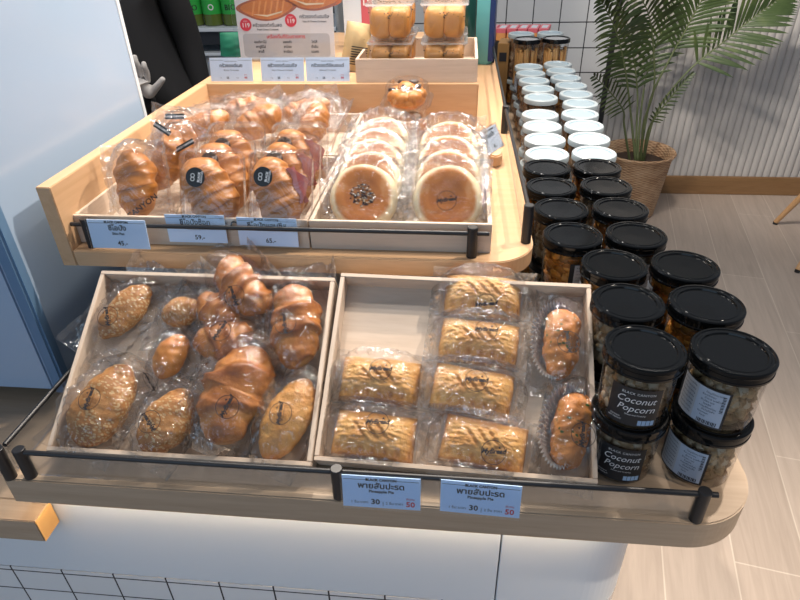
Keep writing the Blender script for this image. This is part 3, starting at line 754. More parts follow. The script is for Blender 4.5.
# dome boxes behind the buns
def dome_mesh(w):
    mb = MB()
    mb.rings([rr(w - .03, w - .03, .022, 0), rr(w - .016, w - .016, .026, .022), rr(w, w, .03, .024), rr(w, w, .03, .0265), rr(w - .016, w - .016, .03, .028), rr(w - .022, w - .022, .036, .060), rr(w - .05, w - .05, .026, .070)])
    return mb.mesh('dome_box', M_CLAM, smooth=R(35))
dome = dome_mesh(.116)
def choc_bun():
    mb = MB(); r2 = random.Random(3)
    mb.blob((0, 0, .024), (.036, .034, .022), 3, 0, .12, 2, .45)
    for k in range(7):
        a = 2*PI*k/7; mb.blob((.022 * math.cos(a), .021 * math.sin(a), .030), (.017, .016, .014), 2, 0, .2, k, .55)
    mb.blob((.0, 0, .044), (.018, .016, .012), 2, 0, .2, 9, .5)
    mb.xf(Matrix.Diagonal((1.22, 1.18, 1.15, 1))); return mb.mesh('bun', B_SHIO, smooth=True, attr=True)
chips = MB()
for k, (x, y, z, a_, b_) in enumerate(((-.027, -.004, .041, .008, .006), (.010, .012, .052, .011, .007), (.021, .004, .046, .006, .008), (-.004, -.016, .0525, .004, .003), (-.012, .014, .051, .007, .004))): chips.blob((x, y, z), (a_, b_, .004), 2, 0, .5, k)
chips.xf(Matrix.Diagonal((1.22, 1.18, 1.15, 1))); chips_me = chips.mesh('chocolate_chips', mat('dark_chocolate', (.03, .012, .008), .4), smooth=True)
choc_me = choc_bun()
def dome_box(x, y, z, rz, label, me=choc_me, ch=True, tilt=0):
    o = empty('boxed_bun', M=Matrix.Translation((x, y, z)) @ Matrix.Rotation(rz, 4, 'Z') @ Matrix.Rotation(tilt, 4, 'X'), label=label, cat='boxed bun', group='dome boxed buns behind the flat buns')
    link('bun', me, o, (0, 0, .002))
    if ch: c = link('chocolate_chips', chips_me, o, (0, 0, .002))
    link('dome_box', dome, o); return o
dome_box(-.128, 1.415, ZP + .0005, R(3), 'lower dome boxed bun underneath the chocolate chip bun')
dome_box(-.128, 1.415, ZP + .0715, R(-4), 'chocolate chip bun in a clear dome box, on top behind the flat buns', tilt=R(6))
dome_box(-.020, 1.370, ZP + .0005, R(5), 'dome boxed plain bun behind the right row of flat buns', me=loaf('bun', B_SHIO, .078, .072, .045, 61, 0, .003), ch=False)
dome_box(-.022, 1.318, ZP + .0715 - .0, R(2), 'upper dome boxed plain bun behind the right row of flat buns', me=bpy.data.meshes['bun.004'] if 'bun.004' in bpy.data.meshes else choc_me, ch=False) if False else None

# ------------------------------------------------------------------ price tags
def price_tag(M, w, h, lines, label, card=M_CARD, group='price tags', clip=0, holder=True):
    """local x right, y up, z toward the shopper; origin at the bottom centre"""
    o = empty('price_tag', M=M, label=label, cat='price tag', group=group)
    MB().box(-w/2, w/2, 0, h, -.0006, .0006).build('card', card, o)
    if holder: MB().box(-w/2 - .002, w/2 + .002, -.002, h + .004, .0012, .0026).build('acrylic_holder', M_ACRYL, o)
    ink = MB(); red = MB()
    for (txt, size, x, y, kw) in lines:
        kw = dict(kw); tgt = red if kw.pop('red', 0) else ink
        put_text(tgt, txt, size, x, y, .0009, **kw)
    ink.box(-w * .48, -w * .17, h * .885, h * .895, .0007, .0009); ink.box(w * .17, w * .48, h * .885, h * .895, .0007, .0009)
    ink.build('lettering', M_INK, o)
    if red.v: red.build('red_lettering', M_RED, o)
    if clip:
        MB().tube([(clip * w/2 - .006 + .006 * math.cos(a), h - .016 + .006 * math.sin(a), -.004) for a in [2*PI*k/16 for k in range(17)]], .0014, 6).build('clip_ring', M_BLACK, o, smooth=True)
    return o
def face_M(x, y, z, lean, rz=0): return Matrix.Translation((x, y, z)) @ Matrix.Rotation(rz, 4, 'Z') @ Matrix.Rotation(R(90) - lean, 4, 'X')
TWd, THt = .102, .052
def pine_lines():
    return [('BLACK CANYON', .0052, 0, .0465, dict(bold=.0003)), ('พายสับปะรด', .0125, 0, .0365, dict(bold=.0003)), ('Pineapple Pie', .0062, 0, .0275, dict(bold=.0002)),
            ('1 ชิ้น ราคา', .0056, -.029, .0085, {}), ('30', .0120, -.008, .0100, dict(bold=.0003)), ('|', .008, .002, .008, {}), ('2 ชิ้น ราคา', .0056, .017, .0085, {}), ('พิเศษ', .0050, .038, .0175, dict(red=1)), ('50', .0120, .038, .0085, dict(red=1, bold=.0003))]
price_tag(face_M(-.0885, .5150, .8405, R(8)), TWd, THt, pine_lines(), 'blue pineapple pie price tag beside the middle black post', group='pineapple pie price tags')
price_tag(face_M(.039, .5150, .8405, R(8), R(-2)), TWd, THt, pine_lines(), 'blue pineapple pie price tag right of the other pie tag, below the front right pie', group='pineapple pie price tags')
def shio_lines(a, b, c):
    r = [('BLACK CANYON', .0052, 0, .0450, dict(bold=.0003)), (a, .0120, 0, .0350, dict(bold=.0003)), (c, .0110, .004, .009, dict(bold=.0002))]
    if b: r.append((b, .0060, 0, .0255, dict(bold=.0002)))
    return r
price_tag(face_M(-.5480, .8290, ZP + .0065, R(6)), .098, .049, shio_lines('ชีโอปัง', 'Shio Pan', '45.-'), 'pale blue tag priced 45 at the left end of the upper rail', M_CARDU, group='roll price tags on the upper tray')
price_tag(face_M(-.4245, .8495, ZP + .0105, R(4)), .099, .048, shio_lines('ชีโอปังช็อก', '', '59.-'), 'pale blue tag priced 59, middle one of three on the upper tray front', M_CARDU, clip=1, group='roll price tags on the upper tray', holder=False)
price_tag(face_M(-.3060, .8495, ZP + .0075, R(4), R(-1.5)), .099, .048, shio_lines('ชีโอปังแฮมชีส', '', '65.-'), 'pale blue tag priced 65 beside the flat bun tray', M_CARDU, clip=-1, group='roll price tags on the upper tray', holder=False)
def cro_lines(a, b):
    return [('BLACK CANYON', .004, 0, .0465, {}), (a, .0110, 0, .0365, dict(bold=.0002)), (b, .0056, 0, .0260, {}), ('1 ชิ้น', .0036, -.028, .0080, {}), ('55', .0070, -.010, .0080, dict(bold=.0002)), ('2 ชิ้น', .0036, .014, .0080, {}), ('พิเศษ', .0036, .036, .0150, dict(red=1)), ('99', .0075, .036, .0080, dict(red=1, bold=.0002))]
for k, (xx, a, b, lab) in enumerate(((232, 'ครัวซองต์เนย', 'Butter Croissant', 'lightened price tag at the left of three on the rear riser'), (283, 'ครัวซองต์แฮมชีส', 'Ham Cheese Croissant', 'lightened price tag at the centre of three below the menu sign'), (328, 'ครัวซองต์อัลมอนด์', 'Almond Croissant', 'lightened price tag at the right of three beside the paper pouch'))):
    p = at(xx, 82.5, 1.1515); price_tag(face_M(p.x, 1.516, 1.1535, R(14)), .108, .055, cro_lines(a, b), lab, M_CARDW, group='croissant price tags on the riser')

# small wooden block with a leaning tag at the platform's right
blk = empty('tag_stand', (.072, 1.27, ZP), label='small rounded wood block holding a tag beside the right rail', cat='tag stand')
MB().prism([(.016 * math.cos(a), .030 * math.sin(a)) for a in [2*PI*k/28 for k in range(28)]], 0, .026).build('block', M_WOODY, blk, bevel=.003)
price_tag(Matrix.Translation((.074, 1.275, ZP + .0262)) @ Matrix.Rotation(R(62), 4, 'Z') @ Matrix.Rotation(R(62), 4, 'X'), .075, .05, shio_lines('ขนมปัง', '', '45.-'), 'tag edge-on in the wood block beside the right rail', M_CARDW, group=None)

# ------------------------------------------------------------------ riser goods
ZR = 1.1512
sb = empty('wooden_bread_box', M=Matrix.Translation((-.262, 1.515, ZR)), label='small wooden crate of boxed sesame breads on the riser', cat='crate')
sw, sl, sh, st_ = .294, .29, .054, .007
MB().box(st_, sw - st_, st_, sl - st_, 0, .005).build('bottom_panel', M_TRAY, sb)
MB().box(0, sw, 0, st_, 0, sh).build('front_wall', M_TRAY, sb, bevel=.0008)
MB().box(0, sw, sl - st_, sl, 0, sh).build('back_wall', M_TRAY, sb, bevel=.0008)
MB().box(0, st_, st_, sl - st_, 0, sh).build('side_wall', M_TRAYY, sb, bevel=.0008)
MB().box(sw - st_, sw, st_, sl - st_, 0, sh).build('side_wall', M_TRAYY, sb, bevel=.0008)
def tub_mesh(w, d, h):
    mb = MB(); mb.rings([rr(w - .03, d - .03, .012, 0), rr(w - .02, d - .02, .014, .006), rr(w - .008, d - .008, .016, h - .004), rr(w, d, .016, h - .003), rr(w, d, .016, h)], 0, True, False)
    return mb.mesh('tub', M_CLAM, smooth=R(35))
def lid_mesh(w, d):
    mb = MB(); mb.rings([rr(w + .004, d + .004, .016, 0), rr(w + .004, d + .004, .016, .004), rr(w - .006, d - .006, .014, .005)])
    rnd = random.Random(2)
    for k in range(26): mb.blob((rnd.gauss(0, .018), rnd.gauss(-.012, .012), .0055), (.0022, .0012, .0005), 1, 1)
    return mb.mesh('lid', [film('hazy_clear_lid', .30, .12, .1, 20, (.97, .97, .97), .06, 1.45, .9), M_SEEDB])
tubw, tubd, tubh = .108, .110, .078
tub, tlid = tub_mesh(tubw, tubd, tubh), lid_mesh(tubw, tubd)
cube_b = MB()
for k, (dx, dy) in enumerate(((-.022, -.022), (.022, -.022), (-.022, .022), (.022, .022))): cube_b.blob((dx, dy, .037), (.0262, .0262, .034), 3, 0, .10, k * 3, .20, .62)
cube_bread = cube_b.mesh('bread', B_SHIO, smooth=True, attr=True)
sd2 = MB(); rnd = random.Random(8)
for k in range(60): sd2.blob((rnd.gauss(0, .018), -.046 + .012 * rnd.random(), .050 + .014 * rnd.random()), (.002, .0012, .0014), 1, 0)
ses2 = sd2.mesh('sesame', M_SEEDB, smooth=True)
def boxed(x, y, z, label):
    o = empty('boxed_bread', (x, y, z), label=label, cat='boxed bread', group='boxed sesame breads in the small crate')
    link('bread', cube_bread, o, (0, 0, .0015)); s = link('sesame', ses2, o, (0, 0, .0)); s['kind'] = 'stuff'
    link('tub', tub, o); link('lid', tlid, o, (0, 0, tubh)); return o
for lay in range(2):
    for row in range(2):
        for c_ in range(2):
            lab = 'clear boxed sesame bread, %s of the %s stack, %s column of the crate' % (('bottom', 'top')[lay], ('front', 'rear')[row], ('left', 'right')[c_])
            if lay == 0 and row == 1: pass
            boxed(-.262 + .082 + c_ * .130, 1.515 + .068 + row * .130, ZR + .0052 + lay * (tubh + .0056), lab)

# menu sign
sg = empty('menu_sign', M=Matrix.Translation((-.500, 1.775, ZR)) @ Matrix.Rotation(R(-1), 4, 'Z') @ Matrix.Rotation(R(90 - 6), 4, 'X'), label='clear stand-up menu sign with pictures of filled croissants on the riser', cat='sign')
SW, SH = .275, .40
MB().box(-SW/2, SW/2, .004, SH, -.001, .001).build('printed_sheet', mat('sign_paper', (.68, .66, .68), .5), sg)
MB().box(-SW/2 - .012, SW/2 + .012, 0, SH + .006, .0016, .0036).build('acrylic_front', M_ACRYL, sg)
MB().box(-SW/2 - .012, SW/2 + .012, 0, .004, -.05, .04).build('acrylic_foot', M_ACRYL, sg)
pn = MB(); pn.add(rr(.250, .062, .01, 0), [tuple(range(28))]); pn.xf(Matrix.Translation((0, .040, .0013))).build('grey_panel', mat('sign_grey', (.47, .46, .48), .5), sg)
def flat_croissant(cx, cy, w, h, rot, z=.0014):
    mb = MB(); n = 40
    for k, (s, m) in enumerate(((1, 0), (.86, 1))):
        mb.add([((w/2*s) * (1 + .25 * abs(math.cos(a)) ** 6) * math.cos(a), (h/2*s) * math.sin(a) + .1 * h * math.cos(a) ** 2, k * .0002) for a in [2*PI*i/n for i in range(n)]], [tuple(range(n))], m)
    for k in range(6):
        xx = -w * .32 + k * w * .12
        mb.add([(xx, -h * .25, .0004), (xx + .004, -h * .25, .0004), (xx + .016, h * .36, .0004), (xx + .010, h * .36, .0004)], [(0, 1, 2, 3)], 2)
    mb.add([(-w*.3, -h*.18, .0006), (0, -h*.24, .0006), (w*.32, -h*.10, .0006), (w*.3, -h*.16, .0006), (0, -h*.32, .0006)], [(4, 3, 2, 1, 0)], 3)
    mb.xf(Matrix.Translation((cx, cy, z)) @ Matrix.Rotation(rot, 4, 'Z'))
    mb.build('croissant_picture', [mat('print_brown', (.42, .13, .06), .5), mat('print_orange', (.66, .23, .07), .5), mat('print_light', (.72, .30, .10), .5), M_SEEDW], sg)
flat_croissant(-.048, .132, .140, .058, R(2)); flat_croissant(.068, .162, .155, .066, R(-10)); flat_croissant(-.06, .235, .140, .06, R(6)); flat_croissant(.065, .285, .14, .06, R(-6))
for cx, cy, tx in ((-.112, .094, '119'), (.018, .104, '119'), (-.122, .182, '115'), (.02, .23, '115')):
    mb = MB().lathe([(.0165, 0), (.0165, .0003)], 32, (cx, cy, .0018)); put_text(mb, tx, .0155, cx, cy - .002, .0024, mi=1, bold=.0003); put_text(mb, 'ราคา', .006, cx, cy + .0085, .0024, mi=1); mb.build('price_badge', [mat('badge_red', (.62, .035, .06), .5), M_INKW], sg)
ink = MB()
for x, y, t, s in ((-.050, .092, 'ครัวซองต์ครีมสด', .0125), (-.05, .081, 'Fresh Cream Croissant', .0065), (.085, .113, 'ครัวซองต์แฮมชีส', .0125), (.085, .101, 'Ham & Cheese Croissant', .0065), (-.055, .186, 'ครัวซองต์เบคอน', .0115), (-.055, .175, 'Bacon Croissant', .006)):
    put_text(ink, t, s, x, y, .0016, bold=.0001)
for c_ in range(3):
    for r_ in range(3): put_text(ink, ('อเมริกาโน่', 'คาปูชิโน่', 'ลาเต้', 'มอคค่า', 'ชาไทย', 'ชาเขียว', 'โกโก้', 'น้ำส้ม', 'นมสด')[c_ * 3 + r_], .0092, -.075 + .078 * c_, .049 - .0125 * r_, .0018, bold=.0002)
ink.build('lettering', M_INK, sg)
hd = MB(); put_text(hd, 'เครื่องดื่มที่ร่วมรายการ', .0125, 0, .0625, .0018, bold=.0002); hd.build('red_lettering', M_RED, sg)

# things around the sign
def pouch(name, m, w, h, d, M, label, cat, lump=.12, seed=1, mats2=None):
    o = empty(name, M=M, label=label, cat=cat); mb = MB(); NU, NV = 16, 18; 
    for sgn in (1, -1):
        vs = []
        for j in range(NV + 1):
            for i in range(NU + 1):
                u, v = -1 + 2*i/NU, j / NV
                t = d / 2 * max(0, 1 - u * u) ** .6 * max(0, 1 - v ** 2.5) ** .7
                vs.append((u * w / 2 * (1 - .1 * v), -sgn * t * (1 + lump * noise.noise(Vector((u * 3, v * 4, seed)))), v * h))
        n1 = NU + 1; fs = [(j*n1+i, j*n1+i+1, (j+1)*n1+i+1, (j+1)*n1+i) for j in range(NV) for i in range(NU)]
        if sgn < 0: fs = [tuple(reversed(f)) for f in fs]
        mb.add(vs, fs)
    mb.build('pouch', m, o, smooth=True); return o
kp = pouch('paper_pouch', M_KRAFT, .075, .115, .05, Matrix.Translation((-.292, 1.66, ZR)) @ Matrix.Rotation(R(25), 4, 'Z') @ Matrix.Rotation(R(12), 4, 'Y'), 'tan paper pouch leaning between the menu sign and the wooden crate', 'pouch')
mb = MB()
for k in range(8): mb.box(-.022, .022, -.0275 - .0004, -.0270, .016 + k * .006, .0185 + k * .006)
mb.build('print', M_INK, kp)
pouch('green_pouch', M_GREEND, .17, .064, .06, Matrix.Translation((-.640, 1.86, ZR)) @ Matrix.Rotation(R(8), 4, 'Z'), 'green pouch half hidden behind the menu sign and left riser tag', 'pouch', .3, 4)
bc = empty('blue_carton', (-.715, 1.8, 0), label='blue box edge low behind the riser beside the black uniform', cat='box')
bc.location = (-.622, 1.62, ZR)
MB().box(-.03, .03, -.03, .03, 0, .028).build('carton', M_BLUE, bc, bevel=.002)
tb = empty('teal_pack', M=Matrix.Translation((.045, 2.30, ZP)) @ Matrix.Rotation(R(-6), 4, 'Z'), label='tall teal pack with a navy side standing behind the wooden crate', cat='pack')
mb = MB(); mb.rings([rr(.098, .07, .018, 0), rr(.112, .08, .02, .012), rr(.112, .08, .02, .30), rr(.10, .07, .02, .31)]); mb.build('body', M_TEAL, tb, smooth=R(40))
MB().box(.0565, .0585, -.036, .036, .01, .30).build('navy_panel', M_NAVY, tb, bevel=.0005)
MB().box(.040, .0565, -.0412, -.0402, .012, .30).build('navy_edge', M_NAVY, tb)
dk = empty('dark_bottle', (-.062, 2.18, ZP + .111), label='dark green bottle between the crate and the teal pack', cat='bottle')
MB().lathe([(.028, 0), (.03, .004), (.03, .16), (.012, .20), (.012, .24)], 28).build('glass', mat('dark_green_glass', (.01, .06, .05), .15), dk, smooth=R(40))
dk.location = (.004, 2.10, ZR); 
# yellow flowers in a black pot
for k, (px, Y, lab) in enumerate(((374, 2.02, 'yellow flowers in a black pot behind the wooden crate, left of the lids'), (448, 2.18, 'yellow flowers in a black pot behind the right boxed breads'))):
    p = aty(px, 12, Y); fo = empty('flower_pot', (p.x, Y, ZR), label=lab, cat='flowers', group='yellow flower pots')
    MB().lathe([(.026, 0), (.034, .09), (.036, .092), (.030, .09), (.028, .06)], 28, cap1=False).build('pot', M_BLACK, fo, smooth=R(40))
    st2 = MB(); pt = MB(); r3 = random.Random(k + 3)
    for q in range(16):
        a, d = r3.random() * 6.28, .040 * math.sqrt(r3.random()); c = Vector((d * math.cos(a), d * math.sin(a), .125 + r3.random() * .045))
        st2.tube([(d * .3 * math.cos(a), d * .3 * math.sin(a), .07), tuple(c)], .0012, 5)
        for w_ in range(6): b = w_ * PI / 3; pt.blob((c.x + .008 * math.cos(b), c.y + .008 * math.sin(b), c.z), (.006, .006, .003), 1)
        pt.blob(tuple(c), (.004, .004, .004), 1)
    st2.build('stems', M_LEAF, fo); pt.build('blossoms', M_YELLOW, fo, smooth=True)
pc = empty('promo_card', M=Matrix.Translation((-.315, 1.93, ZR)) @ Matrix.Rotation(R(8), 4, 'Z') @ Matrix.Rotation(R(84), 4, 'X'), label='white and red promotion card right of the menu sign', cat='card')
MB().box(-.045, .045, 0, .25, -.0015, .0015).build('card', M_WHITE, pc)
MB().box(.008, .040, .06, .245, .0018, .0024).build('red_panel', mat('promo_red', (.55, .10, .12), .5), pc)
mb = MB(); put_text(mb, '15', .03, .024, .13, .003, bold=.0005); mb.build('lettering', M_INKW, pc)

# ------------------------------------------------------------------ jars
JR, JH = .0475, .082
def jar_body(h=JH, r=JR): return MB().rings([[(rr_ * math.cos(2*PI*i/40), rr_ * math.sin(2*PI*i/40), z) for i in range(40)] for rr_, z in ((r * .90, .0), (r * .94, .002), (r * .955, .008), (r * .965, .010), (r, h - .004), (r, h))], 0, True, False).mesh('body', M_JAR, smooth=R(30))
def lid_black():
    return MB().lathe([(.0490, 0), (.0515, .001), (.0517, .004), (.0508, .005), (.0508, .011), (.0517, .0125), (.0515, .0165), (.0500, .0182), (.0475, .0184), (.0465, .0170), (.0435, .0170), (.0425, .0178), (.0400, .0178), (.039, .0158), (.0, .0150)], 64).mesh('lid', M_LIDB, smooth=R(28))
def lid_white():
    mb = MB().lathe([(.0490, 0), (.0515, .001), (.0515, .011), (.0505, .0135), (.0480, .015), (.044, .0150), (.0405, .0138)], 56, cap1=False)
    mb.lathe([(.0405, .0138), (.0385, .0115), (.0, .0118)], 56, mi=1, cap0=False); return mb.mesh('lid', [M_LIDW, M_LIDWI], smooth=R(28))
def fill_mesh(kind, m, h=JH, r=JR, seed=0, full=.93):
    mb = MB(); rnd = random.Random(seed); H = h * full
    mb.lathe([(r * .70, .006), (r * .72, H * .96), (r * .3, H)], 20)
    cnt = {'popcorn': 150, 'flake': 130, 'cracker': 90}[kind]
    for k in range(cnt):
        a = rnd.random() * 2 * PI; z = .012 + (H - .016) * rnd.random(); q = r * (.78 + .06 * rnd.random())
        if k > cnt * .86: q = r * .75 * math.sqrt(rnd.random()); z = H
        c = (q * math.cos(a), q * math.sin(a), z); t = .15 + .7 * rnd.random()
        if kind == 'popcorn':
            s = .0070 + .0022 * rnd.random(); q2 = min(q, r * .93 - 1.3 * s); c = (q2 * math.cos(a), q2 * math.sin(a), z)
            mb.blob(c, (s, s, s), 2, 0, .55, k * 1.3, t)
        elif kind == 'flake':
            s = .0095; M = Matrix.Translation(c) @ Matrix.Rotation(a, 4, 'Z') @ Matrix.Rotation(rnd.uniform(-.7, .7), 4, 'Y')
            b = MB().blob((0, 0, 0), (.0022, s, s * .8), 2, 0, .5, k, t); b.xf(M); mb.add(b.v, b.f, 0, b.a)
        else:
            M = Matrix.Translation(c) @ Matrix.Rotation(a, 4, 'Z') @ Matrix.Rotation(rnd.uniform(-1, 1), 4, 'X')
            b = MB().box(-.002, .002, -.010, .010, -.006, .006); b.a = [t] * 8; b.xf(M); mb.add(b.v, b.f, 0, b.a)
    return mb.mesh('contents', m, smooth=(kind != 'cracker'), attr=True)
def bender(r, a0, z0): return lambda X, Y: (r * math.sin(X / r + a0), -r * math.cos(X / r + a0), z0 + Y)
def patch(mb, r, a0, x0, x1, z0, z1, mi, n=20):
    f = bender(r, a0, 0); vs = []
    for i in range(n + 1): X = x0 + (x1 - x0) * i / n; vs += [f(X, z0), f(X, z1)]
    mb.add(vs, [(2*i, 2*i+2, 2*i+3, 2*i+1) for i in range(n)], mi)
def label_popcorn():
    mb = MB(); r = JR + .0006; a0 = -.22
    patch(mb, r, a0, -.036, .030, .009, .068, 0); f = bender(r + .0003, a0, 0)
    put_text(mb, 'BLACK CANYON', .0050, 0, .0605, mi=1, bend=f, spacing=1.15)
    put_text(mb, 'Coconut', .0140, -.002, .0500, mi=1, bend=f, shear=.3); put_text(mb, 'Popcorn', .0140, .000, .0365, mi=1, bend=f, shear=.3)
    put_text(mb, 'Sweet and Crunchy', .0034, .001, .0270, mi=1, bend=f)
    put_text(mb, 'น้ำหนักสุทธิ', .003, -.024, .020, mi=1, bend=f); put_text(mb, 'NET WEIGHT', .003, -.024, .016, mi=1, bend=f)
    for k in range(4): patch(mb, r + .0003, a0, .006 + k * .0055, .0108 + k * .0055, .0115, .0195, 2, 3)
    return mb.mesh('label', [mat('black_label', (.010, .012, .016), .4), M_INKW, mat('pale_blue_print', (.32, .45, .62), .5)])
def label_back():
    mb = MB(); r = JR + .0006; a0 = -.92
    patch(mb, r, a0, -.042, .036, .009, .068, 0); patch(mb, r + .0002, a0, -.004, .033, .012, .066, 1); patch(mb, r + .0002, a0, -.034, -.004, .012, .066, 3)
    f = bender(r + .0005, a0, 0)
    for k in range(9): put_text(mb, ('ข้อมูลโภชนาการ', 'ส่วนประกอบ', 'น้ำตาล มะพร้าว', 'ข้าวโพด เนย', 'วันผลิต', 'ควรบริโภคก่อน', 'เก็บในที่แห้ง', 'Nutrition', 'Facts')[k], .0036, .002 if k % 2 else .006, .0610 - k * .0045, mi=2, bend=f, align='LEFT')
    for k in range(8): put_text(mb, 'ส่วนประกอบสำคัญ', .0032, -.019, .061 - k * .006, mi=2, bend=f)
    for k in range(14): patch(mb, r + .0005, a0, .004 + k * .0018, .0048 + k * .0018 + (k % 3) * .0003, .013, .019, 2, 1)
    for k in range(12): patch(mb, r + .0005, a0, .027, .031, .036 + k * .0022, .0368 + k * .0022 + (k % 2) * .0005, 2, 1)
    return mb.mesh('label', [mat('black_label_back', (.010, .012, .016), .4), mat('blue_white_print', (.40, .46, .56), .5), M_INK, mat('white_print', (.40, .41, .44), .5)])
jb, lb, lw = jar_body(), lid_black(), lid_white()
fills = {'popcorn': fill_mesh('popcorn', B_POP, seed=1), 'flake': fill_mesh('flake', B_FLK, seed=2), 'cracker': fill_mesh('cracker', B_CRK, seed=3)}
lp, lk = label_popcorn(), label_back()
for me_ in [jb, lb, lw, lp, lk] + list(fills.values()): me_.transform(Matrix.Diagonal((.955, .955, 1, 1)))
STEP = JH + .0185
jn = {'popcorn': 'popcorn_jar', 'flake': 'cornflake_jar', 'cracker': 'cracker_jar'}
protos = {}
def jar(kind, lid, x, y, z, rz, lab, group, label_me=None):
    key = (kind, lid, label_me.name if label_me else '')
    if key not in protos:
        o = empty(jn[kind], (x, y, z), rz, cat='jar')
        link('body', jb, o); c = link('contents', fills[kind], o); c['kind'] = 'stuff'
        link('lid', lb if lid == 'b' else lw, o, (0, 0, JH))
        if label_me: link('label', label_me, o)
        protos[key] = o
    else:
        o = copy_tree(protos[key]); o.location = (x, y, z); o.rotation_euler = (0, 0, rz)
    o['label'] = lab; o['group'] = group; return o
ordw = ['first', 'second', 'third', 'fourth', 'fifth', 'sixth', 'seventh', 'eighth', 'ninth', 'tenth']
blackL = [(.2345, .622), (.2365, .7275), (.2385, .833), (.190, .930), (.184, 1.036), (.178, 1.1415), (.181, 1.2465)]
blackR = [(.3395, .622), (.3415, .729), (.3435, .835), (.2945, .937), (.2905, 1.043), (.2845, 1.149), (.2860, 1.2545)]
whiteL = [(.193, 1.3525), (.199, 1.4575), (.203, 1.5625), (.208, 1.6675), (.227, 1.845), (.229, 1.950), (.226, 2.055), (.224, 2.160), (.226, 2.265)]
whiteR = [(.2985, 1.3605), (.3045, 1.4655), (.3085, 1.5705), (.3145, 1.6755), (.331, 1.7805), (.3345, 1.8855), (.3345, 1.9905), (.3315, 2.0955), (.3295, 2.2005), (.3315, 2.3055)]
kindsL = ['popcorn', 'popcorn', 'flake', 'flake', 'popcorn', 'flake', 'flake']
for side, arr in (('left', blackL), ('right', blackR)):
    for k, (x, y) in enumerate(arr):
        kind = kindsL[k] if side == 'left' else ('popcorn', 'flake', 'flake', 'popcorn', 'flake', 'popcorn', 'flake')[k]
        for lay in range(2):
            lab_me = (lp if side == 'left' else lk) if k == 0 else (lk if k in (1, 2, 3, 5) else None)
            rz = 0 if k == 0 else R((70, -60, 95, 50, 120, -80)[k - 1])
            colw = 'column beside the trays' if side == 'left' else 'column on the floor side'
            lev = ('lower', 'top')[lay]
            if k == 0: lab = '%s black-lidded jar of the front stack showing %s' % (lev, 'its dark coconut popcorn label' if side == 'left' else 'its white ingredients label')
            else: lab = '%s black-lidded jar, %s stack from the front, in the %s' % (lev, ordw[k], colw)
            jar(kind, 'b', x, y, ZS + .0003 + lay * (STEP + .0003), rz, lab, 'black-lidded snack jars', lab_me)
for side, arr in (('left', whiteL), ('right', whiteR)):
    for k, (x, y) in enumerate(arr):
        kind = ('cracker', 'flake')[(k + (side == 'right')) % 2] if k != 4 else 'cracker'
        for lay in range(2):
            lab = '%s white-lidded jar, %s behind the black lids, in the column %s' % (('lower', 'top')[lay], ordw[k], 'beside the platform' if side == 'left' else 'toward the palm')
            jar(kind, 'w', x, y, ZS + .0003 + lay * (STEP - .003 + .0003), R(40 * k), lab, 'white-lidded snack jars', lk if (k + lay) % 3 == 0 else None)
# tall jars of biscuit sticks and taller white-lidded jars behind, each on a plain jar
TH_ = .150
jbt = jar_body(TH_, .046)
stk = MB(); rnd = random.Random(5)
for k in range(26):
    a = rnd.random() * 6.28; q = .036 * (1 if k < 16 else math.sqrt(rnd.random()) * .8); t = rnd.uniform(-.25, .25)
    stk.tube([(q * math.cos(a), q * math.sin(a), .006), (q * math.cos(a + t), q * math.sin(a + t), TH_ * (.80 + .1 * rnd.random()))], .0055, 8)
stk_me = stk.mesh('biscuit_sticks', M_STICKBR, smooth=R(50))
ring_lid = MB().lathe([(.0475, 0), (.050, .001), (.050, .013), (.0475, .015), (.043, .015), (.042, .012)], 48, cap1=False); ring_lid.lathe([(.042, .0115), (.0, .0115)], 48, mi=1, cap0=False)
ring_me = ring_lid.mesh('lid', [M_LIDB, mat('grey_clear_lid', (.30, .31, .33), .25)], smooth=R(28))
tallfill = fill_mesh('cracker', B_CRK, TH_, .046, 9)
for k, (x, y) in enumerate(((.225, 2.400), (.331, 2.412))):
    jar('cracker', 'w', x, y, ZS + .0003, 0, 'low jar underneath the %s jar of biscuit sticks' % ('nearer-platform', 'tile-side')[k], 'jars under the tall jars')
    o = empty('biscuit_stick_jar', (x, y, ZS + STEP - .0025), label='tall jar of biscuit sticks with black ring lid, %s' % ('beside the brown carton', 'nearest the white tiles')[k], cat='jar', group='tall jars of biscuit sticks')
    link('body', jbt, o); link('biscuit_sticks', stk_me, o); link('lid', ring_me, o, (0, 0, TH_))
for k, (x, y) in enumerate(((.212, 2.515), (.322, 2.525))):
    jar('flake', 'w', x, y, ZS + .0003, 0, 'low jar underneath the %s tall white-lidded jar at the back' % ('left', 'right')[k], 'jars under the tall jars')
    o = empty('tall_cracker_jar', (x, y, ZS + STEP - .0025), label='tall white-lidded jar behind the biscuit stick jar %s' % ('beside the brown carton', 'nearest the white tiles')[k], cat='jar', group='tall white-lidded jars')
    link('body', jbt, o); c = link('contents', tallfill, o); c['kind'] = 'stuff'; link('lid', lw, o, (0, 0, TH_))
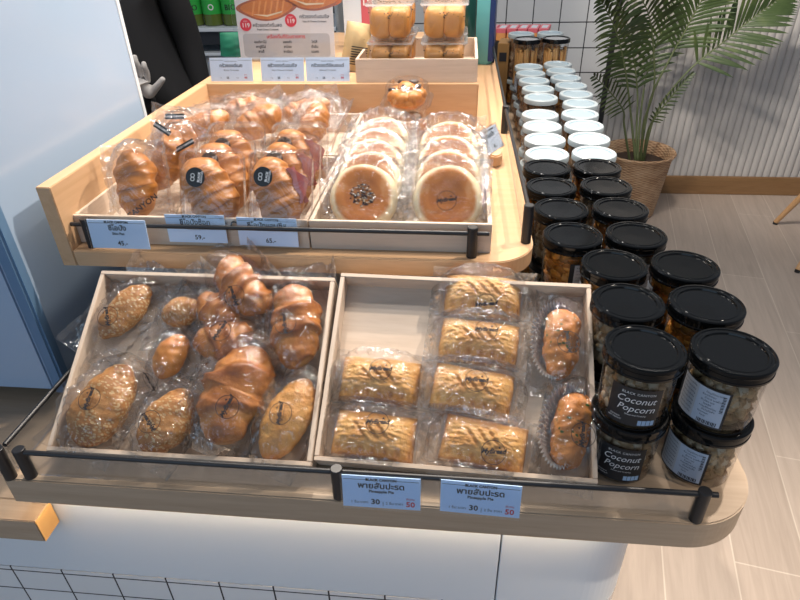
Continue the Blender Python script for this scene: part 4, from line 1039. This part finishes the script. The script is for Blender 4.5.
# brown cartons and pink packs at the far end
cz = ZS
for k, (x, y, h, m, nm, lab) in enumerate(((.155, 2.55, .23, M_BROWNB, 'brown_carton', 'upright brown carton between the platform and the tall jars'),)):
    o = empty(nm, (x, y, cz), R(-8), label=lab, cat='box'); MB().box(-.022, .022, -.06, .06, 0, h).build('carton', m, o, bevel=.002)
    MB().box(-.014, .014, -.0612, -.0602, h * .72, h * .86).build('print', M_INK, o)
crate = empty('pack_stand', (.24, 2.78, cz), label='black stand under the pink packs at the counter end', cat='stand')
MB().box(-.15, .12, -.07, .09, 0, .20).build('body', M_DARK, crate, bevel=.003)
for k in range(6):
    o = empty('snack_pack', M=Matrix.Translation((.115 + .043 * k, 2.78, cz + .2005)) @ Matrix.Rotation(R(-12), 4, 'Z'), label='pink and orange snack pack, %s from the platform in the row behind the jars' % ordw[k], cat='snack pack', group='pink and orange snack packs')
    MB().box(-.019, .019, -.06, .06, 0, .045).build('carton', M_ORANGE, o, bevel=.002)
    MB().box(-.0192, .0192, -.0602, .0602, .030, .0455).build('pink_band', M_PINK, o); MB().box(-.012, .012, -.035, .035, .0456, .0460).build('label_window', M_WHITE, o)

# ------------------------------------------------------------------ potted palm
PC = Vector((.975, 3.36, 0))
palm = empty('potted_palm', tuple(PC), label='green palm in a woven rattan basket against the fluted wall', cat='potted plant')
MB().lathe([(.135, 0), (.142, .01), (.158, .15), (.178, .33), (.190, .352), (.196, .362), (.190, .37), (.178, .362), (.168, .33), (.16, .30)], 64, cap1=False).build('basket', M_WICK, palm, smooth=True)
MB().lathe([(.16, .302), (.08, .312), (.0, .315)], 40, cap0=False).build('moss', M_SOIL, palm, smooth=True)
def frond(pts, leaf0, n, ll, width=.017, droop=.25, up=Vector((0, -1, .25)), seed=0, wide=1.0, fold=.25):
    pts = [Vector(p) - PC for p in pts]
    # resample as Catmull-Rom
    def cr(t):
        k = min(int(t * (len(pts) - 1)), len(pts) - 2); s = t * (len(pts) - 1) - k
        p0, p1, p2, p3 = pts[max(k-1, 0)], pts[k], pts[k+1], pts[min(k+2, len(pts)-1)]
        return .5 * (2*p1 + (p2-p0)*s + (2*p0-5*p1+4*p2-p3)*s*s + (3*p1-p0-3*p2+p3)*s**3)
    NS = 24; curve = [cr(i / NS) for i in range(NS + 1)]
    root = MB().tube(curve, [.007 * (1 - .75 * i / NS) for i in range(NS + 1)], 6).build('frond', M_STEM, palm, smooth=True)
    lf = MB(); rnd = random.Random(seed)
    for k in range(n):
        t = leaf0 + (1 - leaf0) * (k + .5) / n
        p = cr(t); tg = (cr(min(t + .02, 1)) - cr(max(t - .02, 0))).normalized()
        sd_ = tg.cross(up).normalized(); nn = sd_.cross(tg).normalized()
        q = (t - leaf0) / (1 - leaf0)
        Lk = ll * (.55 + .75 * math.sin(PI * min(1, q * .85 + .15))) * (1 - .35 * q)
        for s in (1, -1):
            ang = R(58 - 32 * q + rnd.uniform(-5, 5)); d0 = (sd_ * s * math.sin(ang) + tg * math.cos(ang) + nn * fold).normalized()
            vs = []; NSg = 6
            for i in range(NSg + 1):
                w = i / NSg; c = p + d0 * (Lk * w) + Vector((0, 0, -1)) * (droop * Lk * w * w)
                wd = width * wide * .5 * (math.sin(PI * (w * .86 + .10)) ** .7 if w < 1 else .02)
                e = (tg - d0 * tg.dot(d0)).normalized()
                vs += [c - e * wd, c + nn * wd * .35, c + e * wd]
            lf.add(vs, [f for i in range(NSg) for f in ((3*i, 3*i+3, 3*i+4, 3*i+1), (3*i+1, 3*i+4, 3*i+5, 3*i+2))])
    lf.build('leaflets', M_LEAF, root, smooth=True)
def P(x, y, Y): return aty(590 + x / 3.75, y / 3.75, Y)
base = lambda dx=0: PC + Vector((dx, -.02, .30))
frond([base(.02), P(200, 470, 3.30), P(240, 330, 3.24), P(235, 150, 3.18), P(215, 40, 3.10), P(150, -70, 2.98)], .55, 17, .19, .018, .25, seed=1)
frond([base(.03), P(245, 430, 3.33), P(365, 270, 3.34), P(510, 150, 3.36), P(620, 60, 3.38), P(720, -10, 3.42)], .44, 22, .20, .018, .10, seed=2)
frond([base(.01), P(225, 380, 3.36), P(300, 220, 3.38), P(360, 110, 3.38), P(420, 0, 3.36), P(500, -110, 3.30)], .45, 20, .19, .017, .2, seed=3)
frond([base(-.01), P(176, 450, 3.42), P(178, 350, 3.46), P(165, 220, 3.46), P(140, 90, 3.40), P(90, -20, 3.3)], .42, 20, .16, .018, .35, seed=4)
frond([base(-.01), P(150, 400, 3.40), P(130, 250, 3.36), P(95, 110, 3.28), P(40, 0, 3.18)], .45, 18, .15, .016, .3, seed=5)
frond([base(-.04), P(128, 470, 3.30), P(125, 415, 3.26), P(75, 345, 3.20), P(15, 285, 3.12)], .48, 13, .10, .011, .15, seed=6)
frond([base(.03), P(215, 500, 3.28), P(245, 440, 3.24), P(320, 345, 3.22), P(385, 275, 3.22)], .42, 16, .05, .009, .2, seed=7)
frond([base(.0), P(190, 430, 3.44), P(220, 250, 3.50), P(280, 90, 3.52), P(330, -60, 3.50)], .42, 16, .16, .017, .25, seed=8)

# ------------------------------------------------------------------ stool at the right edge
stool = empty('wooden_stool', (1.97, 2.99, 0), label='pale wooden stool legs at the right edge of the floor', cat='stool')
for tip in ((1.745, 3.228), (1.629, 2.689), (2.31, 2.66), (2.25, 3.24)):
    v = Vector((tip[0] - 1.97, tip[1] - 2.99, 0)); top_ = v * .42 + Vector((0, 0, .44))
    lg = MB().tube([v + Vector((0, 0, .012)), v * .8 + Vector((0, 0, .16)), top_], [.0125, .016, .020], 20).build('leg', M_LEG, stool, smooth=R(50))
    MB().lathe([(.0125, 0), (.0128, .0125)], 18, tuple(v)).build('foot_pad', M_DARK, lg, smooth=R(40))
MB().lathe([(.17, .435), (.19, .445), (.195, .46), (.185, .472), (.0, .470)], 48).build('seat', M_LEG, stool, smooth=R(40))

# ------------------------------------------------------------------ drinks shelf and bottles behind
ds = empty('drinks_shelf', (-1.25, 3.35, 0), label='grey and black drinks shelving behind the staff member', cat='shelf')
def dsb(mb, name, m, **k): return mb.xf(Matrix.Translation((1.25, -3.35, 0))).build(name, m, ds, **k)
dsb(MB().box(-2.3, -.62, 3.62, 3.65, 0, 1.9), 'back_panel', M_DARK)
dsb(MB().box(-2.3, -.62, 3.15, 3.62, 1.018, 1.036), 'shelf_board', M_WHITE, bevel=.002)
dsb(MB().box(-2.3, -.62, 3.17, 3.19, .955, 1.018), 'shade_strip', mat('recess_shade', (.02, .022, .028), .25))  # dark strip standing in for the shaded recess between the boards
dsb(MB().box(-2.3, -.62, 3.15, 3.62, .905, .918), 'shelf_board', M_WHITE, bevel=.002)
dsb(MB().box(-2.3, -.62, 3.18, 3.60, 0, .905), 'lower_cabinet', M_GREY)
dsb(MB().box(-.63, -.61, 3.15, 3.65, 0, 1.9), 'side_panel', M_GREY)
gl = mat('olive_glass', (.10, .14, .03), .1, spec=.6)
for k, px in enumerate((176, 195, 214, 233)):
    p = aty(px, 20, 3.24)
    o = empty('green_bottle', (p.x, 3.24, 1.0362), label='green-labelled drink bottle, %s from the uniformed person on the back shelf' % ordw[k], cat='bottle', group='green drink bottles')
    MB().lathe([(.040, 0), (.047, .006), (.047, .17), (.040, .20), (.018, .24), (.018, .27)], 32).build('bottle', gl, o, smooth=R(40))
    MB().lathe([(.0478, .055), (.0478, .165)], 40, cap0=False, cap1=False).build('label', M_GREEN, o, smooth=True)
    MB().lathe([(.020, .262), (.020, .285)], 24).build('cap', M_WHITE, o, smooth=R(40))
    t = MB(); f = bender(.0484, .25, 0)
    if k % 2: put_text(t, 'BIO', .036, 0, .085, bend=f, bold=.0008); t.build('lettering', M_INK, o)
    else:
        n = 28; t.add([f(a_ * math.cos(2*PI*i/n), .088 + a_ * math.sin(2*PI*i/n)) for a_ in (.014, .009) for i in range(n)], [(i, (i+1) % n, n + (i+1) % n, n + i) for i in range(n)]); t.build('logo', M_INKW, o)

# ------------------------------------------------------------------ staff member in black with white gloves
def skin_mesh(name, verts, edges, radii, mats, sub=2, root=0):
    me = bpy.data.meshes.new(name); me.from_pydata([tuple(v) for v in verts], edges, [])
    ob = bpy.data.objects.new('skin_tmp', me); COL.objects.link(ob)
    md = ob.modifiers.new('s', 'SKIN'); md.use_smooth_shade = True
    for i, r in enumerate(radii): me.skin_vertices[0].data[i].radius = r if isinstance(r, tuple) else (r, r)
    me.skin_vertices[0].data[root].use_root = True
    sb_ = ob.modifiers.new('d', 'SUBSURF'); sb_.levels = sub
    dg = bpy.context.evaluated_depsgraph_get(); out = bpy.data.meshes.new_from_object(ob.evaluated_get(dg)); out.name = name
    bpy.data.objects.remove(ob); out.materials.clear()
    for m in mats: out.materials.append(m)
    out.polygons.foreach_set('use_smooth', [True] * len(out.polygons)); return out
person = empty('person', (-1.09, 2.12, 0), label='person in black uniform with white gloves standing behind the cabinet', cat='person')
V = [(.02, 0, .93), (0, .0, 1.05), (-.03, 0, 1.20), (-.05, 0, 1.36), (-.05, 0, 1.45), (-.05, -.02, 1.52), (-.05, -.03, 1.60), (-.05, -.03, 1.69),  # 0-7 spine, neck, head
     (-.20, .0, 1.40), (-.25, -.06, 1.10), (.03, -.15, .985), (.062, -.165, .99),       # left-of-picture arm 8-11
     (.10, .02, 1.38), (.135, .05, 1.14), (.165, .02, .92), (.165, -.0, .87),      # other arm 12-15
     (-.07, 0, .86), (-.09, -.01, .48), (-.09, .02, .09), (-.09, -.10, .04), (.11, 0, .86), (.12, -.01, .48), (.12, .02, .09), (.12, -.10, .04)]
E_ = [(0, 1), (1, 2), (2, 3), (3, 4), (4, 5), (5, 6), (6, 7), (3, 8), (8, 9), (9, 10), (10, 11), (3, 12), (12, 13), (13, 14), (14, 15), (0, 16), (16, 17), (17, 18), (18, 19), (0, 20), (20, 21), (21, 22), (22, 23)]
RD = [(.19, .12), (.18, .115), (.17, .11), (.165, .105), .055, .055, (.078, .09), (.055, .06), .062, .048, .036, .030, .062, .048, .036, .028, .088, .062, .045, .04, .088, .062, .045, .04]
bme = skin_mesh('body', V, E_, RD, [M_CLOTH, M_SKIN])
for p in bme.polygons:
    if p.center.z > 1.475: p.material_index = 1
link('body', bme, person)
hv, hf = MB(), None
hair = MB().blob((-.05, -.012, 1.675), (.088, .10, .085), 3, 0, .05, 2); hair.v = [v for v in hair.v]; hair.build('hair', M_HAIR, person, smooth=True)
fc = MB()
for s in (-1, 1): fc.blob((-.05 + s * .03, -.112, 1.615), (.010, .006, .006), 2)
fc.build('eyes', M_HAIR, person, smooth=True)
ns = MB().blob((-.05, -.122, 1.588), (.011, .014, .017), 2); ns.build('nose', M_SKIN, person, smooth=True)
# gloved hand, fingers up against the apron
W0 = Vector((.060, -.172, 1.0))
def hand_mesh():
    vs = [W0, W0 + Vector((-.004, -.008, .035)), W0 + Vector((-.010, -.012, .068))]; es = [(0, 1), (1, 2)]; rd = [.024, (.036, .018), (.034, .016)]
    tips = [(-.030, .078, .0), (-.012, .086, -.004), (.008, .080, -.004), (.026, .064, .0)]
    for k, (dx, dz, dy) in enumerate(tips):
        b = len(vs); st = W0 + Vector((-.030 + .016 * k - .004, -.012, .066 - .003 * abs(k - 1)))
        vs += [st, st + Vector((dx * .3, -.010, dz * .45)), st + Vector((dx * .45 - .002, -.022, dz * .75)), st + Vector((dx * .55 - .004, -.018, dz))]
        es += [(2, b), (b, b + 1), (b + 1, b + 2), (b + 2, b + 3)]; rd += [.0105, .0098, .0092, .0080]
    b = len(vs); vs += [W0 + Vector((.022, -.012, .028)), W0 + Vector((.050, -.020, .048)), W0 + Vector((.076, -.022, .072))]; es += [(1, b), (b, b + 1), (b + 1, b + 2)]; rd += [.014, .0115, .009]
    return skin_mesh('glove', vs, es, rd, [M_GLOVE])
link('glove', hand_mesh(), person)

# ------------------------------------------------------------------ light
w = bpy.data.worlds.new('world'); scene.world = w; w.use_nodes = True
bg = w.node_tree.nodes['Background']; bg.inputs[0].default_value = (.70, .80, 1.0, 1); bg.inputs[1].default_value = .22
def spot(name, loc, to, power, col, size=70, blend=.5, rad=.04):
    d = bpy.data.lights.new(name, 'SPOT'); d.energy = power; d.color = col; d.spot_size = R(size); d.spot_blend = blend; d.shadow_soft_size = rad
    o = bpy.data.objects.new(name, d); COL.objects.link(o); o.location = loc
    o.rotation_euler = (Vector(to) - Vector(loc)).to_track_quat('-Z', 'Y').to_euler(); return o
def area(name, loc, to, power, col, sx, sy):
    d = bpy.data.lights.new(name, 'AREA'); d.energy = power; d.color = col; d.shape = 'RECTANGLE'; d.size = sx; d.size_y = sy
    o = bpy.data.objects.new(name, d); COL.objects.link(o); o.location = loc
    o.rotation_euler = (Vector(to) - Vector(loc)).to_track_quat('-Z', 'Y').to_euler(); return o
WARM = (1, .88, .75)
spot('ceiling_spot', (.95, 1.40, 2.75), (-.1, 1.10, 1.04), 150, WARM, 62, .6, .03)
spot('ceiling_spot', (-.35, 1.95, 2.75), (-.15, .90, 1.0), 130, WARM, 60, .6, .03)
spot('ceiling_spot', (.25, 2.3, 2.75), (.1, 1.6, 1.0), 70, WARM, 70, .7, .03)
spot('ceiling_spot', (1.6, .0, 2.75), (.95, .55, 0), 260, (1, .86, .70), 48, .7)
spot('ceiling_spot', (.3, 2.0, 2.75), (1.75, 3.67, 1.15), 230, (1, .90, .80), 56, .9, .09)
for lx, ly in ((-.75, 1.05), (.15, 1.25), (-.55, 1.75), (.55, 1.9)):
    area('ceiling_tube', (lx, ly, 2.72), (lx, ly, 0), 11, (1, .95, .88), 1.1, .05)
area('shop_front_daylight', (-1.2, -3.0, 1.9), (0, 1, .9), 36, (.50, .74, 1.0), 4.0, 2.2)

vs_ = scene.view_settings; vs_.view_transform = 'Standard'; vs_.look = 'None'; vs_.exposure = 0.12; vs_.gamma = 1; vs_.use_curve_mapping = False
scene.cycles.transparent_max_bounces = 40
scene.cycles.max_bounces = 10
scene.cycles.sample_clamp_indirect = 6
